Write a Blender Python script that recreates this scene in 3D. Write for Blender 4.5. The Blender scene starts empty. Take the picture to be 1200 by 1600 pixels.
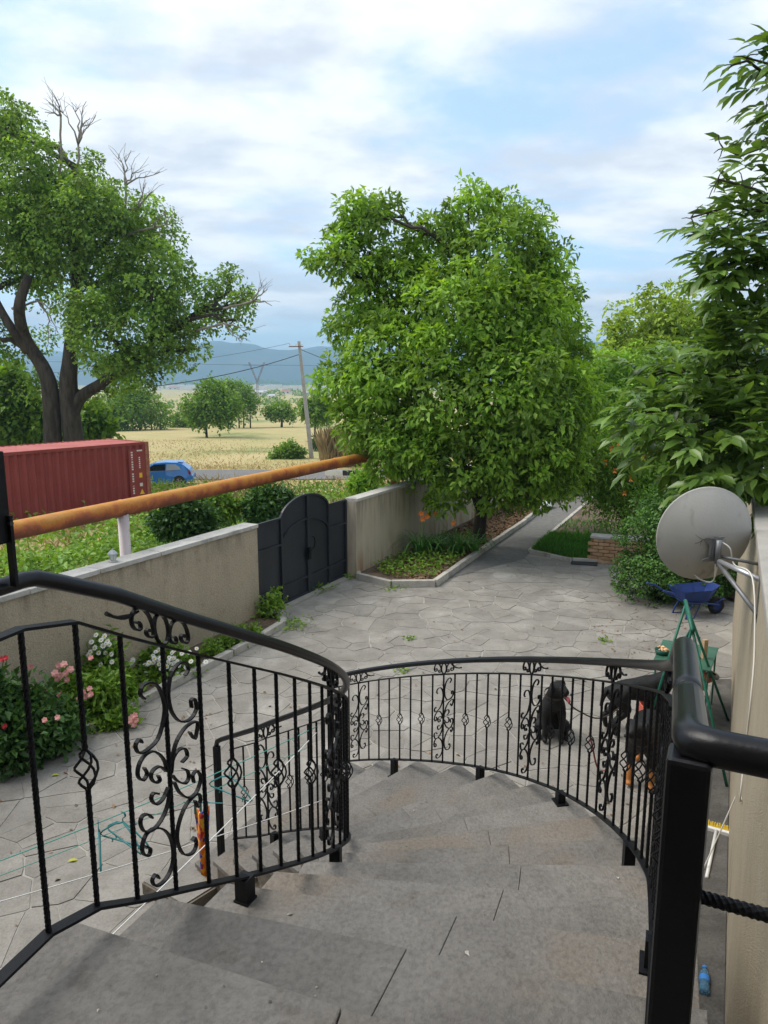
import bpy, bmesh, math, random
import numpy as np
from mathutils import Vector, Matrix
R = math.radians
random.seed(7)
rng = np.random.default_rng(11)
scene = bpy.context.scene
COL = scene.collection

# ------------------------------------------------------------------ camera
CAM_H = 3.9
FPX = 1130.0                       # focal length in photo pixels (photo 1200 x 1600)
PITCH = math.atan((800 - 595) / FPX)
CP, SP = math.cos(PITCH), math.sin(PITCH)
cam = bpy.data.cameras.new('camera')
cam.sensor_fit = 'VERTICAL'; cam.sensor_height = 36.0; cam.lens = FPX / 1600 * 36
cam.clip_start = 0.05; cam.clip_end = 40000
camo = bpy.data.objects.new('camera', cam); COL.objects.link(camo)
camo.location = (0, 0, CAM_H); camo.rotation_euler = (R(90) - PITCH, 0, 0)
scene.camera = camo

# ------------------------------------------------------------------ sky and sun
SUN_EL, SUN_AZ = R(58), R(-80)      # azimuth clockwise from +Y; veiled sun high on the left
world = bpy.data.worlds.new('World'); scene.world = world; world.use_nodes = True
wn = world.node_tree; wn.nodes.clear()
def wnode(t, **k):
    n = wn.nodes.new(t)
    for a, b in k.items(): setattr(n, a, b)
    return n
def wmath(op, a, b=None):
    n = wnode('ShaderNodeMath', operation=op)
    for i, v in enumerate((a, b)):
        if v is None: continue
        if isinstance(v, (int, float)): n.inputs[i].default_value = v
        else: wn.links.new(v, n.inputs[i])
    return n.outputs[0]
wout = wnode('ShaderNodeOutputWorld'); wbg = wnode('ShaderNodeBackground'); wbg.inputs['Strength'].default_value = 0.1
sky = wnode('ShaderNodeTexSky', sky_type='NISHITA'); sky.sun_disc = False
sky.sun_elevation = SUN_EL; sky.sun_rotation = SUN_AZ; sky.air_density = 1.0; sky.dust_density = 1.5; sky.ozone_density = 1.0
tc = wnode('ShaderNodeTexCoord'); sep = wnode('ShaderNodeSeparateXYZ'); wn.links.new(tc.outputs['Generated'], sep.inputs[0])
zc = wmath('ADD', wmath('MAXIMUM', sep.outputs[2], 0.0), 0.16)
cmb = wnode('ShaderNodeCombineXYZ')
wn.links.new(wmath('DIVIDE', sep.outputs[0], zc), cmb.inputs[0]); wn.links.new(wmath('DIVIDE', sep.outputs[1], zc), cmb.inputs[1])
def wnoise(scale, detail, rough, loc, dist=0.0):
    mp = wnode('ShaderNodeMapping'); mp.inputs['Location'].default_value = loc
    mp.inputs['Scale'].default_value = (0.75, 1.0, 1.0); mp.inputs['Rotation'].default_value = (0, 0, R(-18))
    wn.links.new(cmb.outputs[0], mp.inputs[0])
    n = wnode('ShaderNodeTexNoise'); n.inputs['Scale'].default_value = scale; n.inputs['Detail'].default_value = detail
    n.inputs['Roughness'].default_value = rough; n.inputs['Distortion'].default_value = dist
    wn.links.new(mp.outputs[0], n.inputs['Vector']); return n.outputs['Fac']
def wramp(fac, p0, c0, p1, c1):
    r = wnode('ShaderNodeValToRGB'); r.color_ramp.elements[0].position = p0; r.color_ramp.elements[0].color = c0
    r.color_ramp.elements[1].position = p1; r.color_ramp.elements[1].color = c1
    r.color_ramp.interpolation = 'EASE'
    wn.links.new(fac, r.inputs[0]); return r.outputs[0]
CLOUD_OFF = (3.1, 1.7, 0)
cover = wramp(wnoise(1.05, 9, 0.60, CLOUD_OFF, 0.15), 0.38, (0, 0, 0, 1), 0.55, (1, 1, 1, 1))
shade = wramp(wnoise(2.1, 8, 0.58, (8.3, 4.1, 0), 0.1), 0.38, (3.3, 3.55, 3.95, 1), 0.60, (5.0, 5.1, 5.2, 1))
mixc = wnode('ShaderNodeMix', data_type='RGBA')
wn.links.new(cover, mixc.inputs['Factor'])
# thin veil over the clear sky, so that the blue stays pale
veil = wnode('ShaderNodeMix', data_type='RGBA'); veil.inputs['Factor'].default_value = 0.45
wn.links.new(sky.outputs[0], veil.inputs['A']); veil.inputs['B'].default_value = (3.1, 4.3, 5.9, 1)
wn.links.new(veil.outputs['Result'], mixc.inputs['A']); wn.links.new(shade, mixc.inputs['B'])
wn.links.new(mixc.outputs['Result'], wbg.inputs['Color']); wn.links.new(wbg.outputs[0], wout.inputs[0])
sl = bpy.data.lights.new('sun', 'SUN'); sl.energy = 1.5; sl.angle = R(38); sl.color = (1.0, 0.95, 0.87)
so = bpy.data.objects.new('sun', sl); COL.objects.link(so); so.location = (-20, -20, 40)
sdir = Vector((math.sin(SUN_AZ) * math.cos(SUN_EL), math.cos(SUN_AZ) * math.cos(SUN_EL), math.sin(SUN_EL)))
so.rotation_euler = sdir.to_track_quat('Z', 'Y').to_euler()
vs = scene.view_settings
vs.view_transform = 'Standard'; vs.look = 'None'; vs.gamma = 1.0; vs.use_curve_mapping = False; vs.exposure = 1.26

# ------------------------------------------------------------------ photo pixel -> place
def ray(x, y):
    u = (x - 600) / FPX; v = (y - 800) / FPX
    return (u, CP - v * SP, -SP - v * CP)
def at_z(x, y, z=0.0):
    r = ray(x, y); s = (z - CAM_H) / r[2]; return Vector((r[0] * s, r[1] * s, z))
def at_d(x, y, D):
    r = ray(x, y); s = D / r[1]; return Vector((r[0] * s, D, CAM_H + r[2] * s))

# ------------------------------------------------------------------ materials
MATS = {}
def mat(name, c1, c2=None, scale=4.0, rough=0.75, bump=0.0, bscale=60.0, metal=0.0, spec=0.4, island=0.0,
        c3=None, s3=0.6, t3=(0.5, 0.7), stretch=None, objrand=0.0, coat=0.0, detail=6, speck=0.0, stain=None, splash=None):
    if name in MATS: return MATS[name]
    m = bpy.data.materials.new(name); m.use_nodes = True; MATS[name] = m
    nt = m.node_tree; N = nt.nodes; L = nt.links
    b = N['Principled BSDF']; b.inputs['Roughness'].default_value = rough; b.inputs['Metallic'].default_value = metal
    b.inputs['Specular IOR Level'].default_value = spec; b.inputs['Coat Weight'].default_value = coat
    geo = N.new('ShaderNodeNewGeometry'); vec = geo.outputs['Position']
    if stretch:
        mp = N.new('ShaderNodeMapping'); mp.inputs['Scale'].default_value = stretch
        L.new(vec, mp.inputs[0]); svec = mp.outputs[0]
    else: svec = vec
    def noise(sc, v, det=detail):
        n = N.new('ShaderNodeTexNoise'); n.inputs['Scale'].default_value = sc; n.inputs['Detail'].default_value = det
        n.inputs['Roughness'].default_value = 0.62; L.new(v, n.inputs['Vector']); return n.outputs['Fac']
    def mix(f, a, bb, blend='MIX'):
        x = N.new('ShaderNodeMix'); x.data_type = 'RGBA'; x.blend_type = blend
        if isinstance(f, float): x.inputs['Factor'].default_value = f
        else: L.new(f, x.inputs['Factor'])
        for k, v in (('A', a), ('B', bb)):
            if isinstance(v, tuple): x.inputs[k].default_value = (*v, 1)
            else: L.new(v, x.inputs[k])
        return x.outputs['Result']
    def ramp(f, p0, p1):
        r = N.new('ShaderNodeMapRange'); r.inputs['From Min'].default_value = p0; r.inputs['From Max'].default_value = p1
        r.interpolation_type = 'SMOOTHSTEP'; L.new(f, r.inputs['Value']); return r.outputs['Result']
    col = c1
    if c2: col = mix(ramp(noise(scale, svec), 0.3, 0.7), c1, c2)
    if c3: col = mix(ramp(noise(s3, svec), *t3), col, c3)
    if stain or splash:
        sz = N.new('ShaderNodeSeparateXYZ'); L.new(vec, sz.inputs[0])
        sm_ = N.new('ShaderNodeMapping'); sm_.inputs['Scale'].default_value = (1, 1, .12); L.new(vec, sm_.inputs[0])
        nv = noise(5.5, sm_.outputs[0], 5)
        def band(z0, z1, k):
            r = ramp(sz.outputs[2], z0, z1); q = N.new('ShaderNodeMath'); q.operation = 'MULTIPLY'; L.new(r, q.inputs[0]); L.new(ramp(nv, .42, .68), q.inputs[1])
            w = N.new('ShaderNodeMath'); w.operation = 'MULTIPLY'; L.new(q.outputs[0], w.inputs[0]); w.inputs[1].default_value = k; return w.outputs[0]
        if stain: col = mix(band(stain[0], stain[1], .55), col, stain[2])
        if splash: col = mix(band(splash[0], splash[1], .8), col, splash[2])
    if speck:
        col = mix(ramp(noise(55, vec, 3), .35, .75), col, mix(1.0, col, (1 - speck,) * 3, 'MULTIPLY'))
        col = mix(ramp(noise(9, vec, 5), .56, .72), col, mix(1.0, col, (1 - speck * .8, 1 - speck * .9, 1 - speck), 'MULTIPLY'))
    if island or objrand:
        if island: rnd = geo.outputs['Random Per Island']
        else: rnd = N.new('ShaderNodeObjectInfo').outputs['Random']
        a = island or objrand
        mr = N.new('ShaderNodeMapRange'); mr.inputs['To Min'].default_value = 1 - a; mr.inputs['To Max'].default_value = 1 + a
        L.new(rnd, mr.inputs['Value'])
        hs = N.new('ShaderNodeHueSaturation'); L.new(mr.outputs[0], hs.inputs['Value'])
        if isinstance(col, tuple): hs.inputs['Color'].default_value = (*col, 1)
        else: L.new(col, hs.inputs['Color'])
        col = hs.outputs[0]
    if isinstance(col, tuple): b.inputs['Base Color'].default_value = (*col, 1)
    else: L.new(col, b.inputs['Base Color'])
    if bump:
        bn = N.new('ShaderNodeBump'); bn.inputs['Strength'].default_value = bump; bn.inputs['Distance'].default_value = 0.02
        L.new(noise(bscale, vec, 4), bn.inputs['Height']); L.new(bn.outputs[0], b.inputs['Normal'])
    return m
def leafmat(name, c1, c2, trans=0.35, rough=0.5, spec=0.35, tcol=None):
    if name in MATS: return MATS[name]
    m = bpy.data.materials.new(name); m.use_nodes = True; MATS[name] = m
    nt = m.node_tree; N = nt.nodes; L = nt.links
    b = N['Principled BSDF']; b.inputs['Roughness'].default_value = rough; b.inputs['Specular IOR Level'].default_value = spec
    geo = N.new('ShaderNodeNewGeometry')
    oi = N.new('ShaderNodeObjectInfo')
    ad = N.new('ShaderNodeMath'); ad.operation = 'ADD'; L.new(geo.outputs['Random Per Island'], ad.inputs[0]); L.new(oi.outputs['Random'], ad.inputs[1])
    fr = N.new('ShaderNodeMath'); fr.operation = 'FRACT'; L.new(ad.outputs[0], fr.inputs[0])
    x = N.new('ShaderNodeMix'); x.data_type = 'RGBA'; x.inputs['A'].default_value = (*c1, 1); x.inputs['B'].default_value = (*c2, 1)
    L.new(fr.outputs[0], x.inputs['Factor'])
    at = N.new('ShaderNodeAttribute'); at.attribute_name = 'tone'      # paler and darker shoots
    # large soft variation through the crown
    n = N.new('ShaderNodeTexNoise'); n.inputs['Scale'].default_value = 0.9; n.inputs['Detail'].default_value = 3
    L.new(geo.outputs['Position'], n.inputs['Vector'])
    mr = N.new('ShaderNodeMapRange'); mr.inputs['From Min'].default_value = .3; mr.inputs['From Max'].default_value = .7
    mr.inputs['To Min'].default_value = 0.75; mr.inputs['To Max'].default_value = 1.25; L.new(n.outputs['Fac'], mr.inputs['Value'])
    tn = N.new('ShaderNodeMath'); tn.operation = 'ADD'; L.new(mr.outputs[0], tn.inputs[0]); L.new(at.outputs['Fac'], tn.inputs[1])
    hs = N.new('ShaderNodeHueSaturation'); L.new(tn.outputs[0], hs.inputs['Value']); L.new(x.outputs['Result'], hs.inputs['Color'])
    L.new(hs.outputs[0], b.inputs['Base Color'])
    t = N.new('ShaderNodeBsdfTranslucent')
    h2 = N.new('ShaderNodeMix'); h2.data_type = 'RGBA'; h2.blend_type = 'MULTIPLY'; h2.inputs['Factor'].default_value = 1
    L.new(hs.outputs[0], h2.inputs['A']); h2.inputs['B'].default_value = (*(tcol or (1.5, 1.45, 0.6)), 1)
    L.new(h2.outputs['Result'], t.inputs[0])
    ms = N.new('ShaderNodeMixShader'); ms.inputs[0].default_value = trans
    L.new(b.outputs[0], ms.inputs[1]); L.new(t.outputs[0], ms.inputs[2])
    L.new(ms.outputs[0], N['Material Output'].inputs[0])
    return m

# ------------------------------------------------------------------ mesh helpers
def thing(name, label, cat, loc=(0, 0, 0), group=None):
    o = bpy.data.objects.new(name, None); COL.objects.link(o); o.location = loc; o.empty_display_size = 0.1
    tag(o, label, cat, group); return o
def tag(o, label=None, cat=None, group=None, kind=None):
    if label: o['label'] = label
    if cat: o['category'] = cat
    if group: o['group'] = group
    if kind: o['kind'] = kind
    return o
def world_loc(o):
    v = Vector((0, 0, 0))
    while o is not None: v += Vector(o.location); o = o.parent
    return v
def link(name, me, parent=None, origin=None):
    """link a mesh given in world coordinates; origin: where its own zero lies"""
    o = bpy.data.objects.new(name, me); COL.objects.link(o)
    if parent is not None:
        o.parent = parent; off = world_loc(parent)
        if origin is not None: o.location = Vector(origin) - off; off = Vector(origin)
    else:
        off = Vector(origin) if origin is not None else Vector((0, 0, 0)); o.location = off
    if off.length > 0: me.transform(Matrix.Translation(-off))
    return o
class MB:
    def __init__(s): s.v = []; s.f = []
    def add(s, vs, fs):
        k = len(s.v); s.v += [tuple(v) for v in vs]; s.f += [tuple(i + k for i in f) for f in fs]; return s
    def box(s, c, size, ax=None, ay=None, az=None):
        c = Vector(c); ax = Vector(ax or (1, 0, 0)).normalized(); az = Vector(az or (0, 0, 1)).normalized()
        ay = Vector(ay).normalized() if ay else az.cross(ax).normalized()
        hx, hy, hz = size[0] / 2, size[1] / 2, size[2] / 2
        P = [c + ax * (hx * i) + ay * (hy * j) + az * (hz * k) for k in (-1, 1) for j in (-1, 1) for i in (-1, 1)]
        return s.add(P, [(0, 2, 3, 1), (4, 5, 7, 6), (0, 1, 5, 4), (2, 6, 7, 3), (0, 4, 6, 2), (1, 3, 7, 5)])
    def prism(s, poly, z0, z1):
        """polygon (x, y) between two heights; z0 and z1 may be lists"""
        n = len(poly); a = z0 if isinstance(z0, (list, tuple)) else [z0] * n; b = z1 if isinstance(z1, (list, tuple)) else [z1] * n
        area = sum(poly[i][0] * poly[(i + 1) % n][1] - poly[(i + 1) % n][0] * poly[i][1] for i in range(n))
        if area < 0: poly = poly[::-1]; a = a[::-1]; b = b[::-1]
        P = [(p[0], p[1], a[i]) for i, p in enumerate(poly)] + [(p[0], p[1], b[i]) for i, p in enumerate(poly)]
        return s.add(P, [tuple(range(n))[::-1], tuple(range(n, 2 * n))] + [(i, (i + 1) % n, (i + 1) % n + n, i + n) for i in range(n)])
    def tube(s, pts, r, n=10, cap=True, ell=None):
        pts = [Vector(p) for p in pts]; m = len(pts); rr = r if isinstance(r, (list, tuple)) else [r] * m
        up = None; k0 = len(s.v)
        for i, p in enumerate(pts):
            t = (pts[min(i + 1, m - 1)] - pts[max(i - 1, 0)])
            t = t.normalized() if t.length > 1e-9 else Vector((0, 0, 1))
            if up is None:
                up = Vector((0, 0, 1)) if abs(t.z) < 0.9 else Vector((1, 0, 0))
            u = (up - t * up.dot(t)).normalized(); w = t.cross(u); up = u
            for j in range(n):
                a = 2 * math.pi * j / n
                s.v.append(tuple(p + (u * math.cos(a) + w * math.sin(a)) * rr[i]))
        for i in range(m - 1):
            for j in range(n):
                a = k0 + i * n + j; b = k0 + i * n + (j + 1) % n; s.f.append((a, b, b + n, a + n))
        if cap:
            s.f.append(tuple(k0 + j for j in range(n))[::-1]); s.f.append(tuple(k0 + (m - 1) * n + j for j in range(n)))
        return s
    def twist(s, p0, p1, w, turn=0.045, step=0.0075):
        """square bar twisted about its own axis"""
        p0, p1 = Vector(p0), Vector(p1); d = p1 - p0; Ln = d.length; m = max(2, int(Ln / step)); t = d / Ln
        a0 = Vector((1, 0, 0)) if abs(t.x) < .9 else Vector((0, 1, 0))
        u = (a0 - t * a0.dot(t)).normalized(); q = t.cross(u); k0 = len(s.v)
        for i in range(m + 1):
            p = p0 + d * (i / m); a = 2 * math.pi * (Ln * i / m) / turn
            for j in range(8):
                b = a + math.pi / 4 * j; s.v.append(tuple(p + (u * math.cos(b) + q * math.sin(b)) * w * (.59 if j % 2 else .50)))
        for i in range(m):
            for j in range(8):
                a = k0 + i * 8 + j; b = k0 + i * 8 + (j + 1) % 8; s.f.append((a, b, b + 8, a + 8))
        return s
    def sweep(s, pts, side, hw, hh):
        """rectangular bar along pts; side = sideways vector(s), hw sideways half width, hh half thickness"""
        pts = [Vector(p) for p in pts]; m = len(pts); k0 = len(s.v)
        for i, p in enumerate(pts):
            t = (pts[min(i + 1, m - 1)] - pts[max(i - 1, 0)]).normalized()
            sd = side[i] if isinstance(side, list) else side
            sd = (sd - t * sd.dot(t)).normalized(); u = t.cross(sd)
            for a, b in ((-1, -1), (1, -1), (1, 1), (-1, 1)): s.v.append(tuple(p + sd * hw * a + u * hh * b))
        for i in range(m - 1):
            for j in range(4):
                a = k0 + i * 4 + j; b = k0 + i * 4 + (j + 1) % 4; s.f.append((a, b, b + 4, a + 4))
        s.f.append((k0 + 3, k0 + 2, k0 + 1, k0)); e = k0 + (m - 1) * 4; s.f.append((e, e + 1, e + 2, e + 3))
        return s
    def lathe(s, prof, c, axis=(0, 0, 1), n=20, closed=False):
        az = Vector(axis).normalized(); ux = Vector((1, 0, 0)) if abs(az.x) < .9 else Vector((0, 1, 0))
        ux = (ux - az * ux.dot(az)).normalized(); uy = az.cross(ux); c = Vector(c); k0 = len(s.v)
        for r, z in prof:
            for j in range(n):
                a = 2 * math.pi * j / n; s.v.append(tuple(c + az * z + (ux * math.cos(a) + uy * math.sin(a)) * r))
        for i in range(len(prof) - 1):
            for j in range(n):
                a = k0 + i * n + j; b = k0 + i * n + (j + 1) % n; s.f.append((a, b, b + n, a + n))
        return s
    def build(s, name, m, parent=None, smooth=False, bevel=0.0, origin=None):
        me = bpy.data.meshes.new(name); me.from_pydata(s.v, [], s.f); me.update()
        if isinstance(m, str): m = MATS[m]
        me.materials.append(m)
        if smooth: me.polygons.foreach_set('use_smooth', [True] * len(me.polygons))
        o = link(name, me, parent, origin)
        if bevel:
            b = o.modifiers.new('bevel', 'BEVEL'); b.width = bevel; b.segments = 2; b.limit_method = 'ANGLE'
        return o
def smooth_by_angle(o, ang=40):
    me = o.data; me.polygons.foreach_set('use_smooth', [True] * len(me.polygons)); me.set_sharp_from_angle(angle=R(ang)); return o
def catmull(pts, n=6):
    pts = [Vector(p) for p in pts]; out = []
    for i in range(len(pts) - 1):
        a = pts[i - 1] if i > 0 else pts[i] * 2 - pts[i + 1]; b = pts[i]; c = pts[i + 1]
        d = pts[i + 2] if i + 2 < len(pts) else pts[i + 1] * 2 - pts[i]
        for k in range(n):
            t = k / n
            out.append(0.5 * ((2 * b) + (c - a) * t + (2 * a - 5 * b + 4 * c - d) * t * t + (3 * b - a - 3 * c + d) * t ** 3))
    out.append(pts[-1]); return out
def copy_tree(o, parent=None):
    c = o.copy(); COL.objects.link(c); c.parent = parent
    for ch in list(o.children): copy_tree(ch, c)
    return c

# leaves: arrays of base point, direction, normal, length, width
def unit(a): return a / np.maximum(np.linalg.norm(a, axis=1, keepdims=True), 1e-9)
def leaf_arrays(C, D, Nn, Ln, Wd, fine=False, fold=0.22, bend=0.18):
    D = unit(D); S = unit(np.cross(D, Nn)); U = np.cross(S, D); n = len(C)
    L = Ln[:, None]; W = Wd[:, None]
    if not fine:
        V = np.stack([C, C + D * L * .45 + S * W * .5 + U * W * fold, C + D * L - U * L * bend, C + D * L * .45 - S * W * .5 + U * W * fold], 1)
        F = np.array([[0, 1, 2], [0, 2, 3]]); k = 4
    else:
        def P(t, w, h): return C + D * L * t + S * W * w + U * (W * abs(w) * 2 * fold - L * bend * t * t + h * L)
        V = np.stack([P(0, 0, 0), P(.25, .36, 0), P(.6, .44, 0), P(1, 0, 0), P(.6, -.44, 0), P(.25, -.36, 0), P(.3, 0, 0), P(.65, 0, 0)], 1)
        F = np.array([[0, 1, 6], [1, 2, 7], [1, 7, 6], [2, 3, 7], [0, 6, 5], [6, 7, 4], [6, 4, 5], [7, 3, 4]]); k = 8
    FF = (F[None] + (np.arange(n) * k)[:, None, None]).reshape(-1, 3)
    return V.reshape(-1, 3), FF
TONE = None
def tri_mesh(name, V, F, m, parent=None, origin=None, smooth=False, tone=None):
    me = bpy.data.meshes.new(name); me.vertices.add(len(V)); me.loops.add(len(F) * 3); me.polygons.add(len(F))
    me.vertices.foreach_set('co', np.asarray(V, np.float32).ravel())
    me.loops.foreach_set('vertex_index', np.asarray(F, np.int32).ravel())
    me.polygons.foreach_set('loop_start', np.arange(0, len(F) * 3, 3, dtype=np.int32))
    if smooth: me.polygons.foreach_set('use_smooth', np.ones(len(F), bool))
    me.update(calc_edges=True); me.validate()
    if tone is not None:
        at_ = me.attributes.new('tone', 'FLOAT', 'POINT'); at_.data.foreach_set('value', np.repeat(tone, len(V) // len(tone)).astype(np.float32))
    me.materials.append(MATS[m] if isinstance(m, str) else m)
    return link(name, me, parent, origin)
def clump(P):
    """cheap smooth noise in [0, 1] for clumping"""
    x, y, z = P[:, 0], P[:, 1], P[:, 2]
    return 0.5 + 0.25 * (np.sin(1.9 * x + 1.3 * y + 0.4) * np.sin(2.3 * z - 0.8 * x) + np.sin(3.7 * y - 2.9 * z + 1.1) * np.sin(3.1 * x + 0.6))
def sprigs(lobes, n, shell=0.55, clumpy=0.35, fscale=1.0):
    """points in ellipsoid lobes (centre, (rx, ry, rz)), with the outward direction"""
    w = np.array([l[1][0] * l[1][2] for l in lobes]); w = w / w.sum()
    idx = rng.choice(len(lobes), n, p=w)
    c = np.array([tuple(l[0]) for l in lobes])[idx]; r = np.array([l[1] for l in lobes])[idx]
    u = unit(rng.normal(size=(n, 3)))
    t = shell + (1 - shell) * np.sqrt(rng.random(n)); t = np.where(rng.random(n) < .12, t * 1.13, t)
    P = c + u * r * t[:, None]
    keep = rng.random(n) < (1 - clumpy) + clumpy * 2 * (clump(P * fscale) - .25)
    return P[keep], u[keep]
def sprig_leaves(P, O, per, L, W, droop=0.4, spread=0.9, rad=0.12, jit=0.3, up=0.7):
    n = len(P); C = np.repeat(P, per, 0); D0 = np.repeat(O, per, 0); m = n * per
    D = D0 * .7 + rng.normal(size=(m, 3)) * spread * .6; D[:, 2] -= droop
    C = C + rng.normal(size=(m, 3)) * rad
    Nn = rng.normal(size=(m, 3)) * .45 + D0 * .35; Nn[:, 2] += up
    s = 1 + jit * rng.normal(size=m).clip(-1.6, 1.6)
    return C, D, Nn, L * s, W * s * (1 + .15 * rng.normal(size=m).clip(-1.5, 1.5))
def foliage(name, lobes, n, per, L, W, m, parent=None, fine=False, origin=None, **k):
    sk = {a: k.pop(a) for a in ('shell', 'clumpy', 'fscale') if a in k}
    P, O = sprigs(lobes, n, **sk)
    V, F = leaf_arrays(*sprig_leaves(P, O, per, L, W, **k), fine=fine)
    return tri_mesh(name, V, F, m, parent, origin, smooth=fine)
def lobe(px, py, rpx, D, dy=0.0, ry=None, sq=1.0):
    """ellipsoid seen at a photo pixel, at distance D (+dy), radius in pixels at that distance"""
    c = at_d(px, py, D); r = rpx * D / FPX
    return (Vector((c.x, c.y + dy, c.z)), (r, ry or r, r * sq))
def clumped(lobes, ncl, rcl, per, L, W, droop=.5, jit=.28, shell=.72, bias=.55, flat=.75):
    """leaf arrays in clumps: each clump a shaggy dome of leaves facing out and up, so that dark gaps stay between clumps"""
    w = np.array([l[1][0] * l[1][2] for l in lobes]); w = w / w.sum(); idx = rng.choice(len(lobes), ncl, p=w)
    c = np.array([tuple(l[0]) for l in lobes])[idx]; r = np.array([l[1] for l in lobes])[idx]; u = unit(rng.normal(size=(ncl, 3)))
    t = np.where(rng.random(ncl) < .8, shell + (1.05 - shell) * rng.random(ncl), .75 * rng.random(ncl))
    Cc = c + u * r * t[:, None]; ax = unit(u + np.array([0, 0, .8])); rc = rcl * (.55 + .8 * rng.random(ncl))
    m = ncl * per; C0 = np.repeat(Cc, per, 0); A = np.repeat(ax, per, 0); rr = np.repeat(rc, per)
    v = unit(rng.normal(size=(m, 3)) + A * bias * 1.6); P = C0 + v * (rr * (.45 + .55 * rng.random(m) ** .5))[:, None] * np.array([1, 1, flat])
    D = v * .8 + rng.normal(size=(m, 3)) * .45; D[:, 2] -= droop
    Nn = A * .7 + v * .4 + rng.normal(size=(m, 3)) * .35; Nn[:, 2] += .35
    s = 1 + jit * rng.normal(size=m).clip(-1.6, 1.6); global TONE; TONE = np.repeat(rng.random(ncl) * .8 - .4, per)
    return P, D, Nn, L * s, W * s
def limb(mb, p0, p1, r0, r1, bow=0.12, n=8, side=8, wob=0.04):
    p0, p1 = Vector(p0), Vector(p1); d = p1 - p0; L = d.length
    b = Vector((random.uniform(-1, 1), random.uniform(-1, 1), random.uniform(-.2, 1))) * L * bow
    pts = []; rad = []
    for i in range(n + 1):
        t = i / n; p = p0 + d * t + b * math.sin(math.pi * t) + Vector((random.uniform(-1, 1), random.uniform(-1, 1), random.uniform(-1, 1))) * L * wob * (0 < i < n)
        pts.append(p); rad.append(r0 + (r1 - r0) * t ** .8)
    mb.tube(pts, rad, side); return pts
# ------------------------------------------------------------------ materials in use
mat('mortar', (.26, .243, .213), (.36, .34, .30), scale=3, rough=.95, bump=.4, bscale=50, c3=(.19, .17, .145), s3=1.4, t3=(.55, .75))
mat('flagstone', (.21, .194, .17), (.28, .262, .232), scale=2.6, rough=.85, bump=.35, bscale=45, objrand=.11, speck=.2, c3=(.36, .34, .305), s3=1.0, t3=(.50, .72))
mat('flagstone_far', (.21, .194, .17), (.28, .262, .232), scale=2.6, rough=.85, bump=.35, bscale=45, island=.11, speck=.2, c3=(.36, .34, .305), s3=1.0, t3=(.50, .72))
mat('stair_stone', (.145, .134, .12), (.20, .186, .167), scale=3.5, rough=.72, bump=.45, bscale=70, c3=(.185, .155, .122), s3=1.3, t3=(.46, .72), objrand=.09, speck=.30)
mat('stair_side', (.10, .085, .065), (.18, .15, .12), scale=6, rough=.95, bump=.6, bscale=30, c3=(.15, .13, .11), s3=3.0)
mat('plaster', (.45, .375, .265), (.51, .43, .31), scale=3, rough=.95, bump=1.0, bscale=42, c3=(.30, .25, .18), s3=1.2, t3=(.55, .78), stretch=(1, 1, .35), speck=.22, stain=(1.15, 1.58, (.11, .095, .075)))
mat('plaster_smooth', (.44, .385, .285), (.50, .44, .335), scale=2, rough=.95, bump=.35, bscale=90, c3=(.30, .25, .18), s3=1.3, t3=(.5, .75), stretch=(1, 1, .25), stain=(.5, 1.5, (.11, .10, .085)), splash=(.75, .1, (.30, .16, .075)))
mat('house_plaster', (.43, .36, .255), (.47, .40, .29), scale=4, rough=.95, bump=.9, bscale=95, c3=(.36, .285, .19), s3=1.2, t3=(.52, .9), stretch=(1, 1, .6), speck=.15, splash=(.8, .0, (.24, .18, .12)))
mat('coping', (.44, .42, .38), (.52, .50, .46), scale=6, rough=.9, bump=.4, bscale=40, c3=(.32, .31, .28), s3=2.0, objrand=.07)
mat('kerb_stone', (.40, .375, .33), (.48, .45, .40), scale=6, rough=.95, bump=.5, bscale=35, c3=(.28, .25, .21), s3=2.5, objrand=.08)
mat('iron', (.004, .004, .005), (.007, .007, .009), scale=9, rough=.5, bump=.12, bscale=120, spec=.2)
mat('handrail_paint', (.004, .004, .006), (.008, .008, .010), scale=5, rough=.33, bump=.05, bscale=90, spec=.32, c3=(.02, .022, .026), s3=12, t3=(.68, .85))
mat('gate_paint', (.017, .019, .024), (.026, .029, .036), scale=3, rough=.42, bump=.15, bscale=14, spec=.5, c3=(.045, .045, .05), s3=4, t3=(.66, .85), stretch=(1, 1, .3))
mat('soil', (.085, .06, .042), (.15, .11, .078), scale=8, rough=1, bump=1.0, bscale=30, c3=(.2, .14, .09), s3=3)
mat('asphalt', (.13, .126, .12), (.18, .174, .165), scale=6, rough=.95, bump=.6, bscale=60, c3=(.18, .17, .155), s3=.8)
mat('terrain', (.42, .335, .16), (.34, .30, .12), scale=.22, rough=1, bump=.6, bscale=2.5, c3=(.16, .20, .06), s3=.06, t3=(.52, .66))
mat('concrete_slab', (.30, .28, .25), (.36, .34, .30), scale=5, rough=.9, bump=.4)
leafmat('weed_leaf', (.10, .21, .02), (.22, .36, .045), trans=.3)
leafmat('weed_leaf_dark', (.03, .085, .018), (.07, .15, .03), trans=.25)
leafmat('dry_blade', (.40, .30, .14), (.55, .43, .23), trans=.25, spec=.15, rough=.8, tcol=(1.1, 1, .8))
leafmat('grass_blade', (.065, .22, .025), (.13, .33, .045), trans=.3)
mat('bark', (.03, .024, .019), (.08, .066, .052), scale=5, rough=.95, bump=1.0, bscale=14, stretch=(1, 1, .25))

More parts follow.
